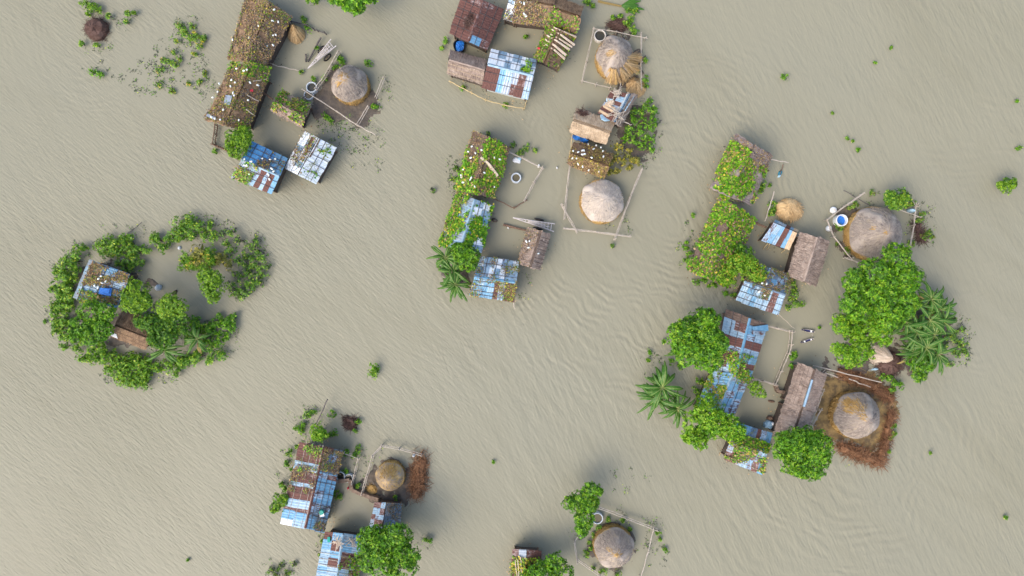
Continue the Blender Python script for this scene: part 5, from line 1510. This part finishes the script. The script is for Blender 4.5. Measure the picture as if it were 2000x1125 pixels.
# loose gate of white sticks near the east fence
root = thing('forked_branch', 'white forked branch on the east haystack fence', 'branch', P(1791, 402, 0))
for a, b in (((1791, 403), (1783, 394)), ((1791, 403), (1789, 395)), ((1791, 403), (1795, 396)), ((1791, 403), (1797, 400))):
    v, f = pole(P(*a, .9), P(*b, 1.5), .035); mk('twig', v, f, M['bamboo'], root)
v, f = pole(P(1791, 403, -.3), P(1791, 403, .95), .05); mk('stem', v, f, M['bamboo'], root)
# ================================================================== trees
tree('round dense bush tree touching the blue tin hut', [(467, 276, 29), (462, 290, 22), (475, 268, 22)], 4.0, 'leaf_lime', 60, .17, seed=1, amp=.08, flat=.7)
tree('bright broad leaved tree cut by the top edge', [(668, -8, 24), (692, 2, 24), (714, -12, 24), (690, -25, 30)], 4.5, 'leaf_green', 30, .36, seed=2)
tree('small lime bush at the top edge', [(612, -2, 14)], 2.2, 'leaf_lime', 60, .2, seed=3)
tree('dark leafy tree at the lower end of the smothered tin hut', [(905, 492, 22), (922, 500, 18), (912, 512, 20), (895, 485, 16)], 3.6, 'leaf_green', 40, .22, seed=4, second=('leaf_deep', .4))
tree('tall spreading tree below the largest haystack', [(1752, 508, 32), (1775, 545, 27), (1712, 538, 38), (1672, 552, 27), (1745, 560, 40), (1768, 588, 30), (1700, 588, 45), (1668, 595, 30), (1735, 610, 34)], 6.5, 'leaf_green', 34, .26, seed=5)
tree('lower half of the leafy grove beside the mud bank', [(1695, 635, 38), (1640, 636, 22), (1665, 640, 28), (1720, 648, 28), (1650, 692, 20), (1680, 682, 28), (1660, 705, 14), (1635, 680, 14)], 5.0, 'leaf_lime', 36, .25, seed=6, second=('leaf_green', .5))
tree('big round dark green tree beside the patchwork tin hut', [(1364, 664, 44), (1335, 650, 30), (1375, 632, 30), (1395, 665, 28), (1385, 695, 30), (1345, 690, 32), (1330, 672, 26)], 6.0, 'leaf_green', 34, .30, seed=7)
tree('leafy tree over the end of the rust speckled hut', [(1378, 800, 30), (1365, 830, 32), (1355, 850, 22), (1400, 825, 28), (1430, 838, 27), (1370, 866, 14)], 5.0, 'leaf_green', 34, .27, seed=8, second=('leaf_lime', .35))
tree('large round tree below the brown thatched hut', [(1570, 880, 42), (1545, 862, 30), (1595, 870, 30), (1585, 910, 28), (1555, 905, 28), (1528, 872, 24), (1600, 892, 24)], 6.0, 'leaf_green', 36, .26, seed=9, second=('leaf_deep', .3))
tree('large dark tree cut by the bottom edge', [(757, 1065, 42), (730, 1055, 30), (775, 1045, 30), (790, 1080, 30), (745, 1100, 36), (720, 1085, 24), (785, 1110, 28), (808, 1082, 14)], 6.0, 'leaf_deep', 38, .24, seed=10, second=('leaf_green', .45))
tree('lime bush at the west wall of the long tin hut', [(545, 980, 16), (538, 990, 12), (556, 972, 10)], 2.6, 'leaf_lime', 60, .19, seed=11)
tree('irregular bright tree beside the bottom haystack', [(1155, 958, 18), (1136, 978, 24), (1112, 982, 13), (1150, 985, 20), (1142, 1012, 20), (1138, 1035, 14), (1172, 960, 6)], 4.0, 'leaf_green', 62, .22, seed=12)
tree('bright tree cut by the bottom edge beside the rust hut', [(1085, 1098, 22), (1065, 1118, 28), (1100, 1122, 22), (1040, 1125, 22)], 4.0, 'leaf_green', 42, .22, seed=13)
tree('lime feathery tree east of the island tin hut', [(266, 574, 28), (262, 592, 24), (280, 588, 20)], 5.0, 'leaf_lime', 60, .19, seed=14)
tree('green tree in the middle of the left island', [(335, 598, 26), (318, 605, 22), (352, 605, 18)], 4.6, 'leaf_lime', 50, .19, seed=15, second=('leaf_shrub', .5))
tree('dark tree over the thatched hut on the left island', [(300, 635, 26), (325, 645, 30), (345, 630, 24), (310, 665, 22), (280, 625, 18)], 4.4, 'leaf_deep', 46, .20, seed=16)
tree('broad green tree on the west side of the left island', [(180, 612, 28), (160, 635, 24), (185, 650, 28), (210, 608, 20), (150, 655, 16), (200, 640, 22)], 4.4, 'leaf_green', 46, .21, seed=17, second=('leaf_deep', .35))
tree('lime tree inside the ring of bushes', [(412, 548, 26), (420, 565, 22), (400, 535, 18), (415, 582, 12)], 3.8, 'leaf_lime', 55, .18, seed=18)
tree('yellow green tree fern like bush between the courtyard and hut', [(1478, 760, 16), (1488, 768, 10), (1470, 752, 10)], 3.0, 'leaf_lime', 26, .18, seed=19)
tree('dark leafy tree behind the largest haystack', [(1750, 388, 22), (1738, 385, 14), (1765, 392, 14), (1745, 398, 12)], 2.6, 'leaf_shrub', 40, .26, seed=20)
tree('bushy tree by the twig raft above the long tin hut', [(620, 842, 18), (628, 850, 12)], 2.8, 'leaf_lime', 55, .19, seed=21, second=('leaf_green', .4))
tree('bushy green canopy over the low end of the buried hut', [(1465, 528, 28), (1440, 515, 22), (1485, 535, 16), (1450, 505, 16), (1420, 540, 22)], 3.6, 'leaf_vine', 44, .20, seed=22, second=('leaf_yellow', .08))
tree('dark bush on the east edge of the buried hut', [(1455, 495, 16), (1442, 485, 12)], 3.2, 'leaf_deep', 40, .20, seed=23)
tree('leafy green shrub tree under the bananas on the right', [(1800, 715, 22), (1795, 735, 14), (1785, 705, 14)], 2.6, 'leaf_green', 44, .22, seed=24)

tree('compact bright bush alone in open water at the far right', [(1965, 363, 15), (1978, 358, 10), (1954, 362, 8)], 1.6, 'leaf_lime', 60, .2, seed=25)
# vine mound and roof bush
shrub('green bush growing on the white and rust tin roof', 1029, 132, 15, 1.0, 'leaf_vine', 50, .2, 1, z0=2.4, cat='shrub', group=None)
for k, ((x, y, r), lb) in enumerate(ordered([(372, 512, 18), (392, 505, 20), (412, 500, 18), (430, 505, 14), (360, 518, 12), (446, 518, 10)], 'olive shrub in the mound inside the ring of bushes')):
    shrub(lb, x, y, r * 1.3, 1.2, 'leaf_olive' if k % 2 else 'leaf_vine', 44, .18, k, 'shrubs of the mound inside the ring', second=('leaf_yellow', .1))

# ================================================================== banana plants
BAN = [
 ('upper banana plant left of the smothered tin hut', 870, 503, 2.8, 1.6, 13, 1), ('lower banana plant left of the blue tin hut', 890, 556, 2.8, 1.6, 13, 2),
 ('biggest banana plant at the west of the lower right homestead', 1293, 757, 3.4, 2.2, 13, 3), ('second banana plant just under the biggest one', 1283, 778, 2.8, 1.9, 9, 31), ('banana plant touching the rust speckled hut tree', 1324, 798, 2.6, 1.6, 9, 4),
 ('small banana plant half under the big round tree', 1326, 686, 2.2, 1.2, 6, 5),
 ('topmost banana plant east of the tall spreading tree', 1818, 585, 3.2, 1.7, 9, 6), ('banana plant against the trunk of the tall tree', 1768, 628, 3.0, 1.7, 9, 7), ('middle banana plant of the eastern clump', 1815, 625, 3.2, 1.9, 10, 8), ('rightmost banana plant of the eastern clump', 1842, 628, 3.0, 1.5, 8, 9), ('lower banana plant of the eastern clump', 1808, 680, 3.0, 2.0, 10, 10), ('lowest drooping banana plant of the eastern clump', 1832, 692, 2.6, 1.9, 8, 11),
 ('banana plant squeezed between the tall tree and the clump', 1790, 648, 3.0, 1.9, 9, 14), ('banana plant at the back of the eastern clump', 1835, 605, 3.0, 1.8, 9, 15), ('low banana plant right of the jute sheaf', 1785, 690, 2.6, 1.6, 8, 16), ('banana plant in the middle of the clump behind the sheaf', 1825, 655, 3.1, 2.0, 9, 17), ('third banana plant left of the central huts', 885, 530, 2.6, 1.6, 7, 18),
 ('banana plant in front of the island thatched hut', 322, 684, 2.8, 1.7, 11, 12), ('right banana plant on the left island', 386, 662, 2.8, 1.5, 8, 13)]
for l, x, y, zt, ln, n, s in BAN:
    banana(l, x, y, zt, ln, n, s)
# felled banana stem at the top edge
a, b = P(1168, 2, .1), P(1214, 12, .12)
root = thing('felled_banana', 'felled yellow banana stem with a green leaf fan, floating at the top edge', 'banana plant', (a + b) / 2)
v, f = pole(a, b, .12, wob=.02); mk('stem', v, f, M['banana_dry'], root)
for k in range(6):
    th = math.radians(-34 + k * 12); l = 1.6 + .3 * (k % 3); d = np.array((math.cos(th), math.sin(th), 0)); s = np.array((-d[1], d[0], 0))
    V, F = [], []
    for q in range(6):
        t = q / 5; w = .05 + .11 * math.sin(math.pi * t)
        c = b + d * l * t + (0, 0, .1 + .12 * math.sin(math.pi * t) + .01 * k)
        V += [c - s * w, c + (0, 0, .03), c + s * w]
    for q in range(5): F += [(q * 3, q * 3 + 1, q * 3 + 4, q * 3 + 3), (q * 3 + 1, q * 3 + 2, q * 3 + 5, q * 3 + 4)]
    mk('leaf', V, F, M['banana_leaf'], root)

# ================================================================== shrubs
def shrubs(label, pts, group, leaf='leaf_shrub', h=.8, dens=32, L_=.2, second=None, open_=0.0):
    xs = [q[0] for q in pts]; ys = [q[1] for q in pts]
    for k, (q, lb) in enumerate(ordered(pts, label, max(ys) - min(ys) > max(xs) - min(xs))):
        shrub(lb, q[0], q[1], q[2] * (1.12 if 'left island' in label else .78 if 'tiny' in label and q[0] < 1940 else 1.0), h * (q[3] if len(q) > 3 else 1), leaf, dens, L_, k, group, second=second, open_=open_)
# ring of bushes of the left island
shrubs('leafy shrub along the northern ring of the left island', [(330, 470, 12), (345, 470, 10), (405, 465, 10), (378, 460, 12), (355, 450, 10), (412, 440, 9), (270, 492, 12), (196, 478, 15), (218, 472, 18), (228, 492, 16), (255, 478, 20), (240, 470, 14), (205, 495, 12), (260, 500, 14), (288, 488, 12), (310, 470, 16), (322, 485, 12), (300, 462, 10), (340, 455, 13), (352, 440, 14), (370, 430, 14), (385, 445, 14), (362, 462, 12), (400, 450, 14), (420, 462, 12), (250, 520, 16), (275, 515, 10), (238, 515, 12)], 'shrubs of the northern ring of the left island', 'leaf_shrub', 1.0, 34, .19, ('leaf_vine', .2))
shrubs('leafy shrub along the eastern ring of the left island', [(440, 478, 11), (432, 458, 10), (482, 500, 10), (492, 502, 9), (478, 535, 12), (486, 528, 10), (520, 520, 9), (463, 505, 9), (500, 470, 8), (455, 450, 13, 1.3), (478, 518, 9, 1.3), (470, 470, 12), (488, 480, 12), (505, 490, 11), (512, 505, 11), (500, 520, 12), (512, 535, 13), (495, 545, 16), (480, 560, 18), (470, 575, 16), (455, 565, 16), (508, 552, 10), (450, 490, 12), (465, 540, 12)], 'shrubs of the eastern ring of the left island', 'leaf_shrub', .8, 30, .18, ('leaf_dull', .25))
shrubs('leafy shrub along the western shore of the left island', [(140, 548, 16), (108, 560, 12), (150, 510, 12), (112, 622, 14), (150, 685, 12), (160, 700, 10), (130, 515, 15), (150, 495, 14), (165, 485, 11), (125, 545, 18), (112, 530, 10), (135, 570, 18), (120, 585, 18), (110, 605, 16), (125, 622, 16), (115, 640, 16), (130, 655, 14), (118, 570, 12), (145, 525, 12), (138, 600, 14), (130, 675, 10)], 'shrubs of the western shore of the left island', 'leaf_shrub', 1.0, 36, .2, ('leaf_vine', .3))
shrubs('leafy shrub along the southern shore of the left island', [(195, 692, 22, 1.4), (172, 695, 14), (225, 705, 20), (215, 720, 14), (245, 712, 22, 1.3), (265, 705, 20), (290, 712, 16), (240, 735, 18), (270, 738, 18), (290, 728, 16), (310, 722, 14), (258, 752, 12), (285, 748, 12), (330, 715, 16), (355, 705, 18), (345, 725, 12), (372, 700, 16), (395, 695, 14), (410, 700, 12)], 'shrubs of the southern shore of the left island', 'leaf_vine', .9, 34, .2, ('leaf_shrub', .45))
shrubs('leafy shrub on the south eastern tip of the left island', [(375, 635, 16), (395, 640, 16), (415, 645, 16), (430, 625, 14), (448, 630, 14), (455, 640, 10), (440, 655, 12), (425, 668, 14), (435, 690, 12), (405, 665, 14), (370, 655, 14), (455, 620, 9), (418, 685, 10), (385, 625, 12)], 'shrubs of the south eastern tip of the left island', 'leaf_green', .9, 34, .2, ('leaf_shrub', .45))
# upper left
shrubs('green clump in the flooded bed at the upper left', [(360, 65, 14), (375, 75, 12), (352, 50, 12), (372, 52, 10), (395, 78, 8), (390, 88, 10), (345, 82, 6), (385, 72, 10), (343, 105, 7), (335, 120, 9), (345, 128, 10), (318, 118, 8), (315, 138, 10), (400, 145, 9), (388, 160, 10), (310, 165, 9), (335, 178, 8), (368, 165, 6), (402, 75, 7), (380, 105, 6), (352, 115, 7)], 'green clumps of the flooded bed at the upper left', 'leaf_shrub', .45, 34, .16, ('leaf_yellow', .1))
shrubs('bright weed clump floating left of the flooded bed', [(180, 142, 11), (195, 143, 10)], 'bright weed clumps left of the flooded bed', 'leaf_green', .4, 44, .16)
shrubs('leafy bush beside the round dark twig pile', [(180, 12, 14), (188, 20, 12), (168, 6, 12), (172, 25, 7), (212, 30, 7), (250, 28, 8), (248, 44, 5), (262, 27, 6), (190, 88, 6), (160, 86, 6)], 'bushes beside the round dark twig pile', 'leaf_shrub', .7, 38, .18, ('leaf_lime', .3))
# upper left homestead
shrubs('low green bush near the upper left courtyard', [(600, 55, 11), (592, 38, 8), (662, 118, 13), (670, 128, 10), (655, 130, 9), (720, 125, 11), (622, 95, 6), (612, 155, 6), (636, 155, 8), (728, 205, 9), (735, 212, 6), (637, 225, 8), (645, 235, 7), (588, 140, 4), (420, 295, 6)], 'low green bushes near the upper left courtyard', 'leaf_green', .5, 38, .16, ('leaf_shrub', .5))
# upper middle
shrubs('small green bush around the upper middle homestead', [(872, 80, 8), (862, 95, 6), (1027, 72, 5), (905, 172, 7), (987, 205, 6), (1150, 5, 9), (1160, 12, 7), (1197, 32, 7), (1212, 33, 6), (1225, 45, 10), (1235, 55, 10), (1240, 65, 8), (1232, 38, 8), (1228, 22, 7), (1240, 20, 6), (1260, 118, 6), (1262, 155, 8), (1262, 170, 6), (1245, 140, 5), (1142, 4, 6)], 'small green bushes around the upper middle homestead', 'leaf_shrub', .6, 38, .17, ('leaf_vine', .35))
shrubs('shrub in the thicket right of the firewood shed', [(1265, 205, 14), (1255, 220, 14), (1275, 225, 12), (1250, 240, 16), (1268, 250, 16), (1235, 235, 12), (1245, 260, 16), (1265, 270, 16), (1225, 255, 12), (1252, 285, 16), (1270, 290, 12), (1238, 275, 14), (1280, 240, 9), (1222, 270, 12), (1272, 215, 12), (1240, 220, 10)], 'shrubs of the thicket right of the firewood shed', 'leaf_green', 1.0, 30, .18, ('leaf_shrub', .5), .4)
shrubs('yellowing shrub between the gourd hut and the thicket', [(1205, 290, 14), (1222, 300, 16), (1200, 310, 14), (1215, 320, 14), (1235, 310, 14), (1190, 320, 12), (1230, 330, 10), (1190, 337, 8), (1205, 335, 8), (1245, 315, 10)], 'yellowing shrubs between the gourd hut and the thicket', 'leaf_olive', 1.4, 24, .18, ('leaf_yellow', .3), .5)
# middle
shrubs('small plant around the central huts', [(1003, 283, 8), (1030, 288, 9), (1045, 295, 7), (952, 262, 6), (935, 265, 7), (1018, 295, 7), (890, 330, 9, .6), (890, 365, 5), (845, 372, 6), (887, 350, 7, .6), (900, 520, 8), (1012, 300, 6), (1195, 480, 5)], 'small plants around the central huts', 'leaf_shrub', .5, 34, .16, ('leaf_dull', .3))
shrubs('lone green bush floating in open water left of centre', [(728, 724, 15)], None, 'leaf_lime', .9, 50, .18, ('leaf_green', .4))
# right homestead
shrubs('small bush along the west of the right homestead', [(1340, 472, 5), (1338, 485, 8), (1345, 495, 7), (1340, 508, 7), (1352, 420, 5), (1358, 552, 9), (1395, 555, 8), (1385, 560, 6), (1375, 548, 8), (1415, 572, 8), (1430, 575, 7)], 'small bushes along the west of the right homestead', 'leaf_green', .6, 40, .16, ('leaf_shrub', .5))
shrubs('dark bush between the right huts and straw heap', [(1488, 362, 10), (1485, 372, 8), (1505, 398, 9), (1510, 410, 10), (1505, 420, 8), (1503, 362, 4), (1550, 572, 12), (1545, 585, 10), (1560, 595, 12), (1540, 600, 7), (1548, 550, 9), (1538, 543, 7)], 'dark bushes between the right huts and straw heap', 'leaf_shrub', .7, 36, .17)
shrubs('grassy tuft beside the largest haystack', [(1640, 445, 7), (1635, 440, 6), (1660, 405, 8), (1670, 400, 7), (1635, 475, 5), (1655, 490, 8), (1703, 378, 7), (1800, 418, 9), (1795, 430, 8), (1810, 455, 9), (1805, 462, 9), (1820, 465, 7), (1780, 475, 8), (1785, 398, 6), (1775, 402, 7)], 'grassy tufts beside the largest haystack', 'leaf_shrub', .45, 34, .16, ('leaf_olive', .25))
shrubs('shrub on the eastern fringe of the banana clump', [(1865, 655, 12), (1875, 645, 10), (1872, 670, 11), (1870, 690, 12), (1880, 675, 10), (1850, 660, 10), (1845, 600, 9), (1860, 620, 7), (1855, 710, 9), (1885, 690, 8), (1845, 675, 10)], 'shrubs on the eastern fringe of the banana clump', 'leaf_shrub', .7, 30, .18, ('leaf_dull', .2))
shrubs('low green bush below the brown straw mound', [(1735, 740, 12), (1748, 748, 12), (1758, 752, 9), (1725, 735, 9), (1742, 760, 8)], 'low green bushes below the brown straw mound', 'leaf_green', .6, 36, .17, ('leaf_shrub', .4))
# lower right
shrubs('small green bush at the edge of the lower right homestead', [(1298, 668, 6), (1310, 705, 8), (1325, 715, 8), (1268, 688, 5), (1265, 705, 5), (1365, 745, 10), (1360, 760, 10), (1362, 775, 8), (1548, 698, 8), (1545, 715, 8), (1552, 690, 6), (1742, 830, 6), (1738, 855, 6), (1745, 845, 5), (1735, 880, 5), (1525, 820, 6), (1285, 745, 9), (1275, 742, 6)], 'small green bushes at the edge of the lower right homestead', 'leaf_green', .6, 38, .17, ('leaf_shrub', .4))
# lower left
shrubs('small bush around the long tin hut', [(590, 842, 11), (592, 828, 8), (600, 810, 10), (610, 805, 8), (580, 835, 7), (648, 808, 8), (652, 845, 9), (640, 850, 8), (700, 880, 11), (695, 890, 9), (675, 882, 8), (565, 882, 11), (582, 872, 5), (560, 905, 6), (570, 915, 6), (552, 945, 7), (555, 955, 6), (700, 822, 6), (695, 842, 5), (660, 970, 9), (655, 962, 7), (700, 948, 7), (675, 922, 7), (773, 972, 5), (645, 1060, 7), (630, 1055, 6), (625, 1080, 6), (833, 1053, 7), (840, 1056, 5)], 'small bushes around the long tin hut', 'leaf_shrub', .55, 36, .17, ('leaf_green', .4))
shrubs('dull weed patch at the bottom edge left of the tin hut', [(532, 1115, 12), (548, 1108, 9), (560, 1120, 9), (575, 1100, 6), (540, 1122, 8)], 'dull weed patches at the bottom edge', 'leaf_shrub', .4, 26, .16, ('leaf_dull', .4), .4)
shrubs('weed tuft around the bottom haystack', [(1185, 1013, 7), (1215, 1018, 7), (1230, 1032, 7), (1152, 1060, 7), (1145, 1082, 8), (1155, 1070, 6), (1170, 1030, 6), (1285, 1042, 6), (1300, 1075, 7), (1288, 1052, 5), (1178, 1116, 11), (1203, 1120, 11), (1160, 1110, 6), (1160, 1045, 5)], 'weed tufts around the bottom haystack', 'leaf_shrub', .45, 36, .16, ('leaf_vine', .3))
# open water
shrubs('tiny green plant floating alone in open water', [(1531, 150, 11), (1740, 93, 5), (1676, 292, 7), (1665, 275, 4), (1655, 270, 4), (1985, 198, 4), (1988, 288, 5), (1963, 1010, 4), (1817, 885, 5), (963, 902, 4), (368, 1094, 5), (88, 628, 5), (1710, 122, 4), (1626, 222, 4), (1600, 640, 3)], 'tiny green plants floating in open water', 'leaf_green', .35, 40, .15, ('leaf_shrub', .5))

# ------------------------------------------------------------------ drowned weed: uncountable wisps at the water surface
def drowned(label, regions, seed, n_per=9, mat='leaf_dull'):
    rg = np.random.default_rng(seed)
    B, D, LL = [], [], []
    for (x, y, rx, ry, cnt) in regions:
        for _ in range(cnt):
            a, q = rg.uniform(0, 6.28), math.sqrt(rg.uniform(0, 1))
            cx, cy = x + math.cos(a) * q * rx, y + math.sin(a) * q * ry
            m = rg.integers(4, n_per + 6); sp = rg.uniform(1.2, 4.5)
            for _ in range(m):
                B.append(P(cx + rg.normal(0, sp), cy + rg.normal(0, sp), rg.uniform(.005, .04)))
                t = rg.uniform(0, 6.28); D.append((math.cos(t), math.sin(t), rg.uniform(0, .12))); LL.append(rg.uniform(.06, .2))
    B, D, LL = np.array(B), np.array(D), np.array(LL)
    V, F = kite(B, D, np.repeat(np.array([[0, 0, 1.0]]), len(B), 0), LL, LL * .5, .0, .02)
    tag(mk('drowned_weed', V, F, [M[mat], M['leaf_shrub']], mi=(rg.uniform(0, 1, len(F)) < .25).astype(int)), label, 'weed', kind='stuff')
drowned('dull drowned weed wisps of the flooded bed at the upper left', [(350, 120, 60, 55, 80), (290, 150, 55, 35, 50), (370, 60, 35, 30, 30), (400, 170, 25, 25, 20), (245, 38, 25, 15, 14), (200, 120, 40, 40, 14)], 1)
drowned('drowned weed wisps around the left island', [(400, 445, 60, 25, 50), (500, 510, 30, 60, 60), (180, 490, 60, 25, 30), (110, 590, 20, 80, 40), (270, 735, 80, 25, 40), (430, 660, 40, 45, 40), (250, 440, 60, 20, 10)], 2)
drowned('drowned weed wisps below the upper left haystack', [(690, 260, 55, 45, 50), (660, 240, 45, 20, 40), (740, 180, 25, 40, 20), (640, 160, 25, 40, 12), (720, 300, 40, 40, 14)], 3)
drowned('drowned weed wisps around the middle and right homesteads', [(1250, 260, 45, 70, 50), (890, 340, 25, 45, 24), (1220, 440, 40, 15, 10), (1340, 480, 20, 50, 20), (1800, 440, 35, 50, 40), (1870, 670, 30, 60, 50), (1270, 700, 25, 40, 14), (1690, 900, 60, 20, 6), (1700, 400, 60, 25, 14), (1020, 560, 20, 30, 8)], 4)
drowned('drowned weed wisps around the lower homesteads', [(600, 830, 50, 40, 40), (560, 930, 20, 60, 24), (640, 1065, 25, 30, 18), (550, 1110, 40, 20, 20), (730, 900, 40, 30, 16), (1190, 1040, 80, 60, 40), (1280, 1060, 30, 50, 24), (1230, 940, 40, 30, 10), (820, 1060, 30, 20, 8)], 5)

def drift(label, huts, seed):
    """straw, husks and leaves that drifted against the walls"""
    rg = np.random.default_rng(seed)
    B, D, LL = [], [], []
    for h in huts:
        q = [c.copy() for c in h.c]
        mid = sum(q) / 4
        for i in range(4):
            a, b = q[i], q[(i + 1) % 4]
            out = unit(((a + b) / 2 - mid) * (1, 1, 0))
            L_ = np.linalg.norm(b - a)
            for _ in range(int(L_ * 16)):
                t = rg.uniform(0, 1); off = rg.exponential(.35) - .25
                if math.sin(t * 9 + seed + i * 2.1 + mid[0]) < -.1: continue
                p = a + (b - a) * t + out * off; p[2] = rg.uniform(.006, .03)
                B.append(p); th = rg.uniform(0, 6.28); D.append((math.cos(th), math.sin(th), 0)); LL.append(rg.uniform(.05, .22))
    B, D, LL = np.array(B), np.array(D), np.array(LL)
    V, F = kite(B, D, np.repeat(np.array([[0, 0, 1.0]]), len(B), 0), LL, LL * rg.uniform(.15, .5, len(LL)), .0, .02)
    tag(mk('drifted_debris', V, F, [M['leaf_dry'], M['leaf_dull'], M['straw_tan']], mi=rg.integers(0, 3, len(F))), label, 'debris', kind='stuff')
drift('drifted straw and leaf bits against the upper hut walls', [h1, h2, h3, h4, h5, h6, h7, h8, h10, h12, h13, h14, h15, h16, h17], 1)
drift('drifted straw and leaf bits against the lower and right hut walls', [h18, h19, h20, h21, h22, h23, h23b, h24, h25, h26, h27, h28, h29, h30, h31, h32], 2)
